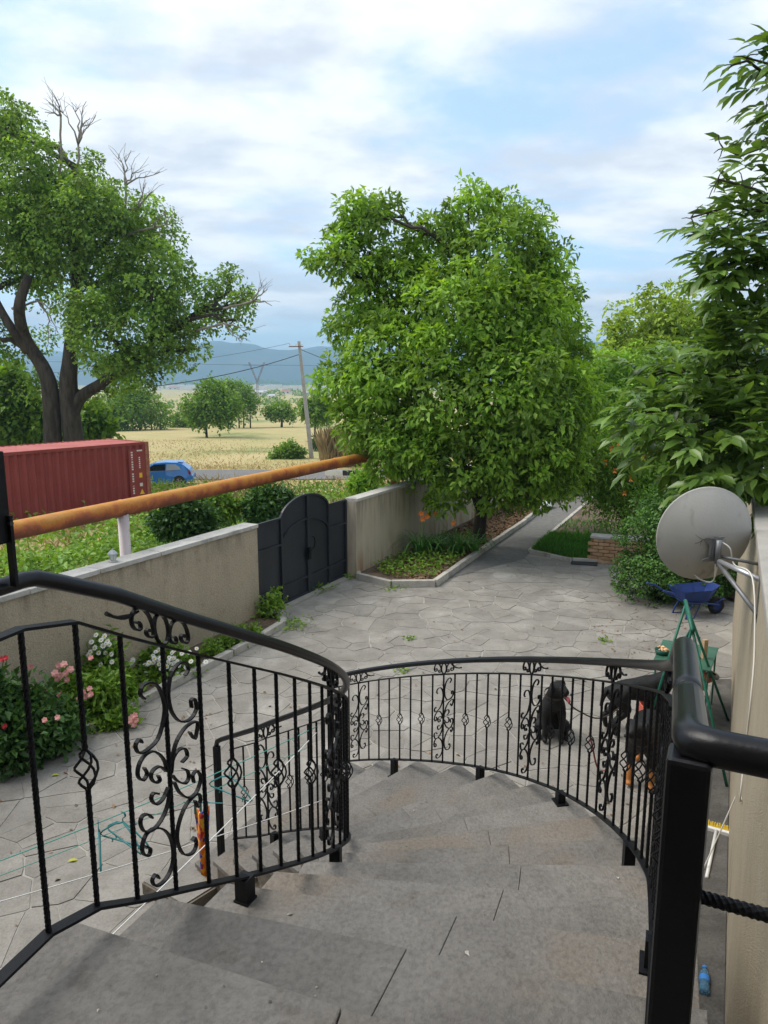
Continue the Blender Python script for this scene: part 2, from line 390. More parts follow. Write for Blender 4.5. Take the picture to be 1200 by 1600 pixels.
# ------------------------------------------------------------------ ground
WD = Vector((math.sin(R(27.2)), math.cos(R(27.2)), 0)); WN = Vector((-WD.y, WD.x, 0))      # garden wall: along, outward
W0 = Vector((-2.06, 11.5, 0))                                                               # its courtyard face at the gate's near jamb
HD = Vector((math.sin(R(25.7)), math.cos(R(25.7)), 0)); HN = Vector((-HD.y, HD.x, 0))       # house grid: along, to the left
ZT = [(-400, .1), (0, -.05), (10, -.12), (25, -.9), (40, -2.05), (52, -2.15), (110, -3.0), (250, -5.8), (600, -9), (1500, -10.5), (4000, -11), (12000, -11)]
def zt(y):
    for (a, za), (b, zb) in zip(ZT, ZT[1:]):
        if y <= b: return za + (zb - za) * max(0, (y - a)) / (b - a)
    return ZT[-1][1]
def side_of_wall(x, y): return (Vector((x, y, 0)) - W0).dot(WN)      # > 0 outside the courtyard
def axis(fine, far):
    a = list(fine); s = fine[1] - fine[0]; x = fine[-1]
    while x < far: s *= 1.16; x += s; a.append(x)
    return a
ys = axis([-30 + 1.5 * i for i in range(62)], 4300); xr = axis([1.5 * i for i in range(40)], 4600); xs = [-x for x in xr[:0:-1]] + xr
tb = MB(); nx = len(xs)
for y in ys:
    for x in xs:
        q = side_of_wall(x, y); z = zt(y)
        if q < 0.1 and y < 55: z = min(z, -.35) if y < 45 else z
        elif 8 < y < 300: z += .10 * math.sin(x * .31 + y * .17) * math.sin(y * .23 - x * .11) * (0 if 40 < y < 53 else 1)
        tb.v.append((x, y, z))
for j in range(len(ys) - 1):
    for i in range(nx - 1): a = j * nx + i; tb.f.append((a, a + 1, a + nx + 1, a + nx))
o = tb.build('terrain', 'terrain', smooth=True); tag(o, kind='structure')
# road beyond the wall
rb = MB()
for i in range(60):
    x0 = -150 + 5 * i; c = .25 * math.sin(x0 * .05); c1 = .25 * math.sin((x0 + 5) * .05)
    za, zb = zt(44), zt(49.3)
    rb.add([(x0, 44 + c, za + .05), (x0 + 5, 44 + c1, za + .05), (x0 + 5, 49.3 + c1, zb + .05), (x0, 49.3 + c, zb + .05)], [(0, 1, 2, 3)])
tag(rb.build('road', 'asphalt'), kind='structure')
# courtyard: mortar bed under crazy paving
def along(p0, d, t, n=None, s=0.0): return p0 + d * t + (n * s if n else Vector((0, 0, 0)))
cy = MB(); A = along(W0, WD, -14, WN, -.02); B = along(W0, WD, 22, WN, -.02)
cy.add([A, (A.x + 17, A.y - 9, 0), (B.x + 17, B.y - 9, 0), B], [(0, 1, 2, 3)])
court = cy.build('courtyard', 'mortar'); tag(court, kind='structure')

# flagstones: irregular cells
def clip(poly, m, n):
    out = []
    for i in range(len(poly)):
        a, b = poly[i], poly[(i + 1) % len(poly)]
        da = (a[0] - m[0]) * n[0] + (a[1] - m[1]) * n[1]; db = (b[0] - m[0]) * n[0] + (b[1] - m[1]) * n[1]
        if da <= 0: out.append(a)
        if (da < 0 < db) or (db < 0 < da):
            t = da / (da - db); out.append((a[0] + (b[0] - a[0]) * t, a[1] + (b[1] - a[1]) * t))
    return out
rs = random.Random(5); grid = {}; seeds = []
CS = .5
def near_seeds(x, y, r=1):
    i, j = int(x // CS), int(y // CS)
    for a in range(-r, r + 1):
        for b in range(-r, r + 1): yield from grid.get((i + a, j + b), ())
for k in range(30000):       # loose random seeds: big and small, long and stubby stones
    x, y = rs.uniform(-7.5, 10), rs.uniform(2, 18); md = .17 if rs.random() < .4 else .34
    if all((x - s[0]) ** 2 + (y - s[1]) ** 2 > md * md for s in near_seeds(x, y)):
        seeds.append((x, y)); grid.setdefault((int(x // CS), int(y // CS)), []).append((x, y))
    if len(seeds) > 2000: break
KERB0 = Vector((-3.84, 6.63, 0))
def in_court(p):
    v = Vector((p[0], p[1], 0))
    if (v - KERB0).dot(HN) > -.06: return False
    if (v - Vector((5.68, 11.27, 0))).dot(HN) < .02 and p[1] < 11.3: return False
    if (v - Vector((-.49, 13.75, 0))).dot(Vector((0, 1, 0))) > .9 + max(0, p[0] - .9) * .85: return False
    if p[1] > 15.4 + .05 * p[0] and p[0] > 2.6: return False
    return p[1] < 17
cells = []
for s in seeds:
    if not in_court(s): continue
    poly = [(s[0] - 1, s[1] - 1), (s[0] + 1, s[1] - 1), (s[0] + 1, s[1] + 1), (s[0] - 1, s[1] + 1)]
    for t in near_seeds(s[0], s[1], 3):
        if t is not s: poly = clip(poly, ((s[0] + t[0]) / 2, (s[1] + t[1]) / 2), (t[0] - s[0], t[1] - s[1]))
    if len(poly) < 3: continue
    gx = sum(p[0] for p in poly) / len(poly); gy = sum(p[1] for p in poly) / len(poly)
    gap = rs.choice((.003, .005, .008, .012))
    q = []
    for k in range(len(poly)):
        a, b = poly[k], poly[(k + 1) % len(poly)]
        d = math.hypot(a[0] - gx, a[1] - gy)
        f = max(.3, 1 - gap * 1.4 / max(d, .05)); pa = (gx + (a[0] - gx) * f, gy + (a[1] - gy) * f)
        q.append(pa)
        e = math.hypot(b[0] - a[0], b[1] - a[1])
        if e > .16:      # broken, not ruler-straight edges
            d2 = math.hypot(b[0] - gx, b[1] - gy); f2 = max(.3, 1 - gap * 1.4 / max(d2, .05)); t = rs.uniform(.35, .65)
            pb = (gx + (b[0] - gx) * f2, gy + (b[1] - gy) * f2); w = rs.uniform(-.012, .010) / e
            q.append((pa[0] + (pb[0] - pa[0]) * t - (pb[1] - pa[1]) * w, pa[1] + (pb[1] - pa[1]) * t + (pb[0] - pa[0]) * w))
    cells.append((math.hypot(gx, gy), q, gx, gy))
def seen(c):      # inside the picture?
    X, Y = c[2], c[3]; d = Y * CP + CAM_H * SP; px = 600 + FPX * X / d
    return -30 < px < 1230
cells.sort(key=lambda c: (not seen(c), c[0]))
farb = MB()
for k, (d, q, gx, gy) in enumerate(cells):
    zt_ = .006 + rs.uniform(-.003, .004); tilt = (rs.uniform(-.006, .006), rs.uniform(-.006, .006))
    top = [zt_ + (p[0] - gx) * tilt[0] + (p[1] - gy) * tilt[1] for p in q]
    if k < 300: MB().prism(q, -.03, top).build('flagstone', 'flagstone', court)
    else: farb.prism(q, -.03, top)
tag(farb.build('flagstone_field', 'flagstone_far', court), kind='stuff')

# ------------------------------------------------------------------ path, beds, lawn
PL = [Vector((.98, 13.43, 0)), Vector((2.09, 15.85, 0)), Vector((3.62, 19.08, 0)), Vector((6.76, 26.07, 0)), Vector((9.0, 31.0, 0)), Vector((13.0, 39.5, 0))]
PR = [Vector((3.36, 16.21, 0)), Vector((5.10, 19.9, 0)), Vector((7.85, 25.75, 0)), Vector((10.05, 30.6, 0)), Vector((14.0, 39.2, 0))]
pth = MB(); pth.add([(1.2, 13.9, .016), (3.1, 15.6, .016), *[tuple(p + Vector((0, 0, .016))) for p in PR], *[tuple(p + Vector((0, 0, .016))) for p in PL[:0:-1]]], [tuple(range(12))])
tag(pth.build('path', 'asphalt'), kind='structure')
def kerb(name, pts, h=.11, w=.10, seg=.75):
    root = None; items = []
    for a, b in zip(pts, pts[1:]):
        L = (b - a).length; n = max(1, round(L / seg)); d = (b - a) / L
        for i in range(n):
            items.append((a + d * (L * (i + .5) / n) + Vector((random.uniform(-.008, .008), random.uniform(-.008, .008), random.uniform(-.012, .004))), d + Vector((random.uniform(-.012, .012), random.uniform(-.012, .012), random.uniform(-.006, .006))), L / n - .012))
    base = MB()
    for a, b in zip(pts, pts[1:]): base.box((a + b) / 2 + Vector((0, 0, .01)), ((b - a).length, w * .8, .06), (b - a))
    root = base.build(name, 'mortar'); tag(root, kind='structure')
    for c, d, L in items: MB().box(c + Vector((0, 0, h / 2)), (L, w, h), d).build('kerb_stone', 'kerb_stone', root, bevel=.008)
    return root
KA = KERB0 + HD * -3.6
kerb('flower_bed_kerb', [KA, Vector((-1.88, 10.53, 0)), Vector((-1.62, 11.2, 0)), Vector((-1.80, 11.55, 0))])
kerb('tree_bed_kerb', [Vector((-.52, 14.15, 0)), Vector((-.49, 13.95, 0)), Vector((.15, 13.39, 0)), *PL], h=.14)
kerb('lawn_kerb', [Vector((5.3, 15.15, 0)), Vector((4.13, 15.38, 0)), *PR], h=.09, w=.09)
def sheet(name, poly, z, m, kind='structure'):
    b = MB(); b.add([(p[0], p[1], z) for p in poly], [tuple(range(len(poly)))]); return tag(b.build(name, m), kind=kind)
wl = lambda t, s=0: W0 + WD * t + WN * s
sheet('flower_bed_soil', [KA, Vector((-1.88, 10.53, 0)), Vector((-1.62, 11.2, 0)), Vector((-1.85, 11.6, 0)), wl(.1), wl(-10)], .075, 'soil')
sheet('tree_bed_soil', [Vector((-.45, 14.15, 0)), Vector((-.47, 13.98, 0)), Vector((.15, 13.42, 0)), *PL, wl(30), wl(3.0, .02)], .09, 'soil')
sheet('lawn_soil', [Vector((5.3, 15.17, 0)), Vector((4.13, 15.4, 0)), *PR, Vector((24, 36, 0)), Vector((12, 12, 0)), Vector((6.3, 12.4, 0)), Vector((5.8, 13.8, 0))], .05, 'soil')

# ------------------------------------------------------------------ garden wall and gate
GT = 2.95; WH = 1.56; TH = .22
def wall_run(root, t0, t1, inset, m):
    c = wl((t0 + t1) / 2, TH / 2 - inset); b = MB().box((c.x, c.y, WH / 2 - .3), (t1 - t0, TH, WH + .6), WD)
    b.build('plaster_face', m, root)
    t = t0
    while t < t1 - .05:
        L = min(random.uniform(.85, 1.05), t1 - t); cc = wl(t + L / 2, TH / 2 - inset)
        MB().box((cc.x, cc.y, WH + .03 + random.uniform(-.003, .003)), (L - .012, TH + .07, .06), WD + Vector((random.uniform(-.003, .003), 0, 0))).build('coping_stone', 'coping', root, bevel=.006)
        t += L
g1 = thing('garden_wall', 'rough plastered beige garden wall behind the flower bed, under the rusty pipe', 'wall', wl(-5))
wall_run(g1, -13, 0, 0, 'plaster')
g2 = thing('garden_wall', 'water-stained smooth garden wall between the gate and the walnut tree', 'wall', wl(5))
wall_run(g2, GT, 26, .18, 'plaster_smooth')
gate = thing('driveway_gate', 'dark grey sheet metal gate with arched top between two walls', 'gate', wl(GT / 2))
def t_px(x, z=.8):
    best = min(range(0, 296), key=lambda k: abs(600 + FPX * (wl(k / 100).x) / (wl(k / 100).y * CP - (z - CAM_H) * SP) - x)); return best / 100
T = [0.02, t_px(444), t_px(485), t_px(517), GT - .02]
GO = .06       # gate plane behind the wall's courtyard face
gp = lambda t, z, s=0: wl(t, GO + s) + Vector((0, 0, z))
HS = 1.58
def arch(t, lo, hi):
    a, b = T[1], T[3]
    if t <= a or t >= b: return lo
    u = (t - a) / (b - a) * 2 - 1; return lo + (hi - lo) * max(0, 1 - u * u) ** .62
for k in range(4):     # sheet panels, split at the rails
    a, b = T[k], T[k + 1]; n = 8; ts = [a + (b - a) * i / n for i in range(n + 1)]
    for lo, hi in (((lambda t: .06), (lambda t: .36)), ((lambda t: .36), (lambda t: arch(t, 1.12, 1.44))), ((lambda t: arch(t, 1.12, 1.44)), (lambda t: arch(t, HS, 1.88)))):
        pb = MB()
        for i, t in enumerate(ts):
            for z in (lo(t), hi(t)):
                for s in (0, .006): pb.v.append(tuple(gp(t, z, s + .012)))
        for i in range(n):
            q = i * 4; r = q + 4
            pb.f += [(q, r, r + 2, q + 2), (q + 1, q + 3, r + 3, r + 1), (q + 2, r + 2, r + 3, q + 3), (q, q + 1, r + 1, r)]
        pb.f += [(0, 2, 3, 1), (n * 4, n * 4 + 1, n * 4 + 3, n * 4 + 2)]
        pb.build('panel', 'gate_paint', gate)
for k, t in enumerate(T):
    top = HS if k in (0, 4) else arch(t, HS, 1.88)
    w = .05 if k != 2 else .07
    c = gp(t, (top + .04) / 2, -.012); MB().box(c, (w, .045, top - .04), WD).build('stile', 'gate_paint', gate, bevel=.004)
def rail(f, a, b, w=.035, n=14):
    pts = [gp(a + (b - a) * i / n, f(a + (b - a) * i / n), -.008) for i in range(n + 1)]
    MB().sweep(pts, WN.copy(), .018, w / 2).build('rail', 'gate_paint', gate)
for a, b in zip(T, T[1:]):
    rail(lambda t: .06, a + .02, b - .02); rail(lambda t: .36, a + .02, b - .02)
    rail(lambda t: arch(t, 1.12, 1.44), a + .02, b - .02)
rail(lambda t: HS, T[0], T[1]); rail(lambda t: HS, T[3], T[4]); rail(lambda t: arch(t, HS, 1.88), T[1], T[3], n=30)
lk = MB().box(gp(T[2] - .03, .80, -.05), (.09, .05, .22), WD).build('lock_box', 'iron', gate, bevel=.006)
MB().box(gp(T[2] - .03, .86, -.085), (.10, .02, .03), WD).build('bolt', 'iron', lk)
MB().tube([gp(T[2] + .10 + .06 * math.sin(a), .98 + .11 * math.cos(a), -.06) for a in [i * math.pi / 10 for i in range(-1, 12)]], .011, 8).build('pull_handle', 'iron', gate, smooth=True)
MB().box(wl(GT / 2, .1) + Vector((0, 0, .012)), (GT, .4, .06), WD).build('sill', 'concrete_slab', gate)

# ------------------------------------------------------------------ wing of the house on the right
HA = Vector((.746, 1.0, 0)); HB = Vector((5.68, 11.27, 0)); HZ = 2.75
wing = thing('house_wing', 'beige plastered flat-roofed wing of the house carrying the satellite dish', 'building', HA)
q = [HA, HB, HB - HN * 3.5, HA - HN * 3.5]
MB().prism([(p.x, p.y) for p in q], -.1, HZ).build('wall', 'house_plaster', wing)
q2 = [HA + HN * .03 - HD * .02, HB + HN * .03 + HD * .03, HB - HN * 3.53 + HD * .03, HA - HN * 3.53 - HD * .02]
MB().prism([(p.x, p.y) for p in q2], HZ + .002, HZ + .07).build('roof_slab', 'concrete_slab', wing, bevel=.01)

# dark strip, dirt and painted-in shade, along the foot of the house wing
mat('dirt_and_shade', (.075, .07, .062), (.13, .122, .11), scale=4, rough=.95, bump=.4, c3=(.16, .15, .135), s3=2.0, t3=(.55, .8), speck=.3)
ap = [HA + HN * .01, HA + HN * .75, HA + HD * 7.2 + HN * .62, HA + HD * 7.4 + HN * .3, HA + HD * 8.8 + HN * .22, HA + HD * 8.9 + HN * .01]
b = MB(); b.add([(p.x, p.y, .020) for p in ap], [tuple(range(len(ap)))[::-1]]); tag(b.build('shade_strip', 'dirt_and_shade'), kind='structure')
# ------------------------------------------------------------------ the curved staircase
OUT_FIT = [(-0.507, 6.318, 0.334), (-0.413, 6.253, 0.384), (-0.320, 6.179, 0.436), (-0.228, 6.098, 0.489), (-0.136, 6.012, 0.542), (-0.045, 5.924, 0.593), (0.045, 5.834, 0.644), (0.134, 5.743, 0.693), (0.222, 5.652, 0.741), (0.307, 5.559, 0.788), (0.391, 5.466, 0.834), (0.471, 5.372, 0.878), (0.549, 5.275, 0.923), (0.623, 5.176, 0.967), (0.693, 5.075, 1.011), (0.759, 4.969, 1.055), (0.821, 4.860, 1.101), (0.877, 4.746, 1.147), (0.928, 4.628, 1.194), (0.974, 4.505, 1.243), (1.015, 4.377, 1.292), (1.050, 4.245, 1.344), (1.079, 4.110, 1.396), (1.102, 3.971, 1.450), (1.120, 3.829, 1.504), (1.132, 3.685, 1.559), (1.139, 3.540, 1.615), (1.140, 3.396, 1.670), (1.136, 3.252, 1.726), (1.127, 3.111, 1.780), (1.113, 2.973, 1.834), (1.095, 2.838, 1.886), (1.072, 2.708, 1.938), (1.046, 2.584, 1.987), (1.016, 2.464, 2.035)]
INN_FIT = [(-0.664, 1.732, 2.522), (-0.604, 1.873, 2.439), (-0.543, 2.003, 2.363), (-0.483, 2.125, 2.292), (-0.427, 2.245, 2.223), (-0.375, 2.366, 2.155), (-0.327, 2.488, 2.085), (-0.286, 2.615, 2.013), (-0.251, 2.745, 1.940), (-0.223, 2.879, 1.864), (-0.203, 3.017, 1.786), (-0.190, 3.156, 1.707), (-0.186, 3.297, 1.626), (-0.189, 3.437, 1.546), (-0.200, 3.574, 1.466), (-0.219, 3.708, 1.387), (-0.246, 3.836, 1.309), (-0.281, 3.959, 1.234), (-0.323, 4.074, 1.161), (-0.373, 4.182, 1.090), (-0.430, 4.283, 1.021), (-0.495, 4.379, 0.953), (-0.568, 4.470, 0.885), (-0.649, 4.560, 0.815), (-0.739, 4.654, 0.740), (-0.837, 4.755, 0.657)]
RISE, Z0 = .168, 2.35
out_pts = list(OUT_FIT)                                    # outer rail, base line, from the foot (first) upward
top = [Vector(p) for p in catmull([OUT_FIT[-3], OUT_FIT[-1], (.80, 1.88, 2.28), (.655, 1.52, 2.44), (.50, 1.15, 2.60)], 12)]
acc = 0; last = Vector(OUT_FIT[-1]); started = False
for a in top:
    if (a - Vector(OUT_FIT[-1])).length < .01: started = True; continue
    if started and (a - last).length >= .125: out_pts.append(tuple(a)); last = a
out_pts.append((.50, 1.15, 2.60))
inn_pts = [(-.79, 1.50, 2.62), (-.722, 1.615, 2.597)] + list(INN_FIT) + [(-.940, 4.865, .565), (-1.05, 4.985, .475), (-1.17, 5.10, .385)]
def by_z(pts, z):
    """point of a descending line at height z (extrapolated beyond its ends)"""
    P = sorted(pts, key=lambda p: -p[2])
    for a, b in zip(P, P[1:]):
        if a[2] >= z >= b[2]:
            t = (a[2] - z) / (a[2] - b[2]); return Vector((a[0] + (b[0] - a[0]) * t, a[1] + (b[1] - a[1]) * t, 0))
    a, b = (P[0], P[3]) if z > P[0][2] else (P[-4], P[-1])
    t = (a[2] - z) / (a[2] - b[2]); return Vector((a[0] + (b[0] - a[0]) * t, a[1] + (b[1] - a[1]) * t, 0))
NOSE = {}
for n in range(-1, 15):
    zb = Z0 - RISE * n + .07
    a, b = by_z(inn_pts, min(zb, 2.588)), by_z(out_pts, min(zb, 2.588)); d = (b - a).normalized()
    NOSE[n] = (a - d * (.11 if n < 7 else .11 + .04 * min(3, n - 6)), b + d * .13)
stair = thing('staircase', 'curved stone staircase winding down from the landing to the paved courtyard', 'staircase', (0, 3.5, 0))
SEAM = {-1: .5, 0: .5, 1: .52, 2: .57, 3: .6, 4: .58, 5: .55, 6: .52, 7: .5, 8: .47, 9: .45, 10: .43, 11: .42, 12: .4, 13: .4}
def tread_slab(a0, b0, a1, b1, z, f0, f1, over=.03):
    """slab between the front edge a0-b0 and the back edge a1-b1"""
    g = .0006
    p = [a0.lerp(b0, f0 + g), a0.lerp(b0, f1 - g), a1.lerp(b1, f1 - g), a1.lerp(b1, f0 + g)]
    fw = ((a0 + b0) / 2 - (a1 + b1) / 2).normalized() * over
    p[0] = p[0] + fw; p[1] = p[1] + fw
    return MB().prism([(v.x, v.y) for v in p], z - .035, z).build('tread', 'stair_stone', stair, bevel=.0025)
for n in range(0, 14):
    a1, b1 = NOSE[n - 1]; a0, b0 = NOSE[n]; z = Z0 - RISE * n
    f = SEAM[n]
    tread_slab(a0, b0, a1, b1, z, 0.0, f); tread_slab(a0, b0, a1, b1, z, f, 1.0)
    low = z - .035 - RISE * 1.5 if n < 7 else -.05
    low = max(low, -.05)
    q = [a0.lerp(b0, .012), a0.lerp(b0, .988), a1.lerp(b1, .988), a1.lerp(b1, .012)]
    MB().prism([(v.x, v.y) for v in q], low, z - .037).build('step_block', 'stair_side', stair)
# landing
la, lb = NOSE[-1]
land = thing('landing', 'stone landing slab at the head of the curved staircase', 'landing', (-.4, .3, 2.4))
back = [Vector((.25, -1.6, 0)), Vector((-1.75, -.9, 0))]
m1, m2 = la.lerp(lb, .5), back[1].lerp(back[0], .5)
for quad in ([la, m1 - (lb - la).normalized() * .003, m2 - Vector((.003, 0, 0)), back[1]], [m1, lb + Vector((.03, 0, 0)), back[0], m2]):
    MB().prism([(v.x, v.y) for v in quad], 2.518 - .04, 2.518).build('slab', 'stair_stone', land, bevel=.006)
q = [la.lerp(lb, .02), la.lerp(lb, .97), back[0], back[1]]
MB().prism([(v.x, v.y) for v in [q[0] - HD * .03, q[1] - HD * .03, q[2], q[3]]], 2.2, 2.476).build('beam', 'stair_side', land)
# plinth corner at the foot of the inner side, seen below the rail
pc = at_z(288, 1418, .10)
e1 = at_z(222, 1380, .10); e2 = at_z(352, 1378, .10)
far = e1 + e2 - pc
pl = MB().prism([(p.x, p.y) for p in (pc, e2, far, e1)], -.05, .10).build('foot_plinth', 'stair_side', None)
tag(pl, 'low square stone plinth with a brown edge beside the foot of the stairs', 'plinth')
MB().prism([(p.x, p.y) for p in (pc.lerp(far, .04), e2.lerp(far, .04), far, e1.lerp(far, .04))], .102, .11).build('plinth_top', 'flagstone', pl)

# ------------------------------------------------------------------ wrought iron railings
def ribbon(b, pts2, org, ex, ez, nrm, hw=.006, hh=.0024):
    b.sweep([org + ex * p[0] + ez * p[1] for p in pts2], nrm, hw, hh)
def spiral(c, r, a0, turns, sgn, n=11, shrink=.72):
    return [(c[0] + r * (1 - shrink * i / n) * math.cos(a0 + sgn * turns * 2 * math.pi * i / n), c[1] + r * (1 - shrink * i / n) * math.sin(a0 + sgn * turns * 2 * math.pi * i / n)) for i in range(n + 1)]
def smooth2(pts, n=3):
    return [(p.x, p.y) for p in catmull([(a, b, 0) for a, b in pts], n)]
SCROLLS = [   # traced outline of one panel's scrolls: u across (-1..1 between the neighbouring bars), v up (0..1)
    [(345, 385), (365, 352), (330, 320), (275, 365), (255, 450), (258, 510), (275, 565), (315, 605), (370, 598), (408, 550), (400, 500), (378, 505), (382, 540)],
    [(368, 658), (398, 692), (412, 650), (415, 612), (385, 612), (340, 640), (300, 695), (278, 760), (268, 850)],
    [(325, 806), (355, 775), (340, 738), (300, 750), (272, 800), (266, 860)],
    [(330, 838), (356, 850), (362, 885), (340, 912), (300, 900), (272, 870)],
    [(392, 908), (386, 872), (410, 850), (432, 880), (425, 920), (400, 965), (360, 985), (310, 958), (282, 905)],
    [(398, 1000), (412, 1032), (430, 1000), (420, 965), (380, 985), (335, 1040), (302, 1130), (298, 1210), (330, 1275), (380, 1270), (405, 1225), (395, 1188), (380, 1205)],
    [(120, 492), (98, 470), (110, 430), (155, 414), (200, 440), (232, 520), (225, 600), (190, 690), (130, 742), (85, 756), (68, 720), (88, 688), (102, 705)],
    [(112, 830), (128, 860), (105, 893), (78, 870), (85, 815), (120, 765), (170, 750), (220, 785), (246, 850)],
    [(190, 870), (200, 895), (172, 906), (150, 880), (160, 845), (200, 825), (238, 850)],
    [(190, 962), (160, 960), (150, 990), (175, 1016), (215, 990), (248, 930)],
    [(152, 1085), (130, 1066), (98, 1075), (88, 1115), (112, 1156), (165, 1140), (215, 1080), (246, 1010), (258, 930)],
    [(112, 1230), (140, 1245), (132, 1278), (105, 1275), (95, 1235), (118, 1170), (170, 1137), (225, 1150), (262, 1200), (274, 1280), (260, 1350), (218, 1415), (168, 1442), (148, 1412), (168, 1380), (186, 1400)]]
def scroll_lines(w, h):
    L = []
    for pts in SCROLLS:
        q = []
        for x, y in pts:
            xc = 225 + (y - 245) * .0531; dx = x - xc; yt_, yb_ = 245 + .247 * dx, 1470 - .2 * dx
            q.append((dx / (208 if dx < 0 else 183) * w, (yb_ - y) / (yb_ - yt_) * h))
        L.append(smooth2(q, 3))
    return L
def top_lines():
    """small ring-and-curl ornament between top bar and handrail (origin on the top bar)"""
    L = [[(.027 * math.cos(a), .044 + .043 * math.sin(a)) for a in [i * 2 * math.pi / 16 for i in range(17)]]]
    for s in (1, -1):
        oc = spiral((s * .088, .038), .019, math.pi * (0 if s > 0 else 1), .95, -s, 9)[::-1]
        ic = spiral((s * .047, .026), .017, math.pi * (1 if s > 0 else 0), .9, s, 9)
        L.append(smooth2(oc + [(s * .106, .055), (s * .094, .078), (s * .070, .086), (s * .046, .074), (s * .033, .050)] + ic, 2))
    return L
def railing(root, base, kinds, uphill, foot_at, zfoot, H=.75, HR=.855, bar=.0128, plates=True, lin=0):
    """base: points of the bottom bar; kinds[i]: 'p', 'b', 's', '' ; uphill: +1 when index grows uphill"""
    B = [Vector(p) for p in base]; n = len(B)
    side = []
    for i in range(n):
        t = B[min(i + 1, n - 1)] - B[max(i - 1, 0)]; t.z = 0; side.append(Vector((-t.y, t.x, 0)).normalized())
    dense = catmull(B, 3)
    if lin: dense = [p for a, b in zip(B[:lin], B[1:lin + 1]) for p in (a, a.lerp(b, .5))] + catmull(B[lin - 1:], 3)[3:]
    ds = []
    for i, p in enumerate(dense):
        t = dense[min(i + 1, len(dense) - 1)] - dense[max(i - 1, 0)]; t.z = 0; ds.append(Vector((-t.y, t.x, 0)).normalized())
    MB().sweep(dense, ds, .016, .004).build('bottom_bar', 'iron', root)
    MB().sweep([p + Vector((0, 0, H)) for p in dense], ds, .015, .0035).build('top_bar', 'iron', root)
    for i, k in enumerate(kinds):
        if not k: continue
        p = B[i]; q = p + Vector((0, 0, H))
        if k == 'b':
            zc = p.z + H * .5; r = .024; hh = .052
            b = MB().twist(p, (p.x, p.y, zc - hh), bar).twist((p.x, p.y, zc + hh), q, bar)
            bo = b.build('baluster', 'iron', root)
            bk = MB()
            for j in range(4):
                pts = []
                for m_ in range(9):
                    t = m_ / 8; a = j * math.pi / 2 + t * math.pi * 1.1; rr = r * math.sin(math.pi * t) ** .8 + .003
                    pts.append((p.x + rr * math.cos(a), p.y + rr * math.sin(a), zc - hh + 2 * hh * t))
                bk.tube(pts, .0035, 5)
            bk.build('basket', 'iron', bo)
        elif k == 'post':
            pass
        else:
            bo = MB().twist(p, q, bar).build('baluster', 'iron', root)
            if k == 's':
                ex = (B[min(i + 1, n - 1)] - B[max(i - 1, 0)]); w = ex.length / 2; slope = ex.z / Vector((ex.x, ex.y, 0)).length
                exh = Vector((ex.x, ex.y, 0)).normalized(); w = Vector((ex.x, ex.y, 0)).length / 2 - bar * .5
                exs = (exh + Vector((0, 0, slope))); nrm = side[i].copy()
                for Ls in scroll_lines(w * .98, H):
                    sb = MB(); ribbon(sb, Ls, p, exs, Vector((0, 0, 1)), nrm); sb.build('scroll', 'iron', bo)
                tb_ = MB()
                for Ls in top_lines(): ribbon(tb_, Ls, q + Vector((0, 0, .004)), exs, Vector((0, 0, 1)), nrm)
                # leaf-shaped tail reaching uphill
                u = exs * uphill
                pts = [q + u * .080 + Vector((0, 0, .080)), q + u * .115 + Vector((0, 0, .058)), q + u * .155 + Vector((0, 0, .046)), q + u * .19 + Vector((0, 0, .048))]
                tb_.tube(catmull(pts, 3), [.0035, .004, .005, .0065, .007, .006, .0045, .004, .005, .006], 6)
                tb_.build('ring_ornament', 'iron', root)
    for i, z in zip(foot_at, zfoot):
        k = int(i); p = B[k].lerp(B[min(k + 1, n - 1)], i - k); s = side[k]
        inn = s * .0
        f = MB().box((p.x, p.y, (p.z + z) / 2), (.048, .048, p.z - z), side[k].cross(Vector((0, 0, 1)))).build('foot', 'iron', root)
        MB().box((p.x, p.y, z + .004), ((.09, .075, .008) if plates else (.056, .056, .008)), side[k].cross(Vector((0, 0, 1)))).build('foot_plate', 'iron', f)
    return dense
def tread_z(p):
    """height of the tread under a point of the rail"""
    zz = p[2] - .07; n = math.ceil((Z0 - zz) / RISE - 1e-6); return Z0 - RISE * min(max(n, 0), 13)
# outer railing (first point at the foot)
ro = thing('stair_railing', 'black wrought iron railing on the outer curve of the stairs', 'railing', out_pts[0])
kinds = []
for i in range(len(out_pts)):
    k = (i - 3) % 8
    kinds.append('s' if k == 0 else ('p' if k % 2 else 'b'))
kinds[0] = 'post'; kinds[-1] = 'p'; kinds[-2] = 'p'
fo = [6.5, 14.5, 22.3, 30.2, 38]
def base_at(pts, i):
    k = int(i); return Vector(pts[k]).lerp(Vector(pts[min(k + 1, len(pts) - 1)]), i - k)
dense = railing(ro, out_pts, kinds, +1, fo, [tread_z(base_at(out_pts, i)) for i in fo])
HRZ = Vector((0, 0, .855))
corner = at_d(1080, 1162, .77); crest = at_d(1070, 1014, 1.30)
path_ = [p + HRZ for p in dense[:-12]]
path_ = [path_[0] + Vector((-.06, .05, -.03))] + path_
jn = corner.lerp(crest, .38)
ctrl = path_ + catmull([path_[-1], Vector((.640, 1.475, 3.335)), crest + Vector((.028, .068, -.022)), crest, corner.lerp(crest, .75), jn], 4)[1:]
MB().tube(ctrl, .0205, 16).build('handrail', 'handrail_paint', ro, smooth=True)
pe = Vector(out_pts[0]); MB().box((pe.x, pe.y, (pe.z + .85) / 2), (.045, .045, pe.z + .85)).build('end_post', 'iron', ro, bevel=.004)
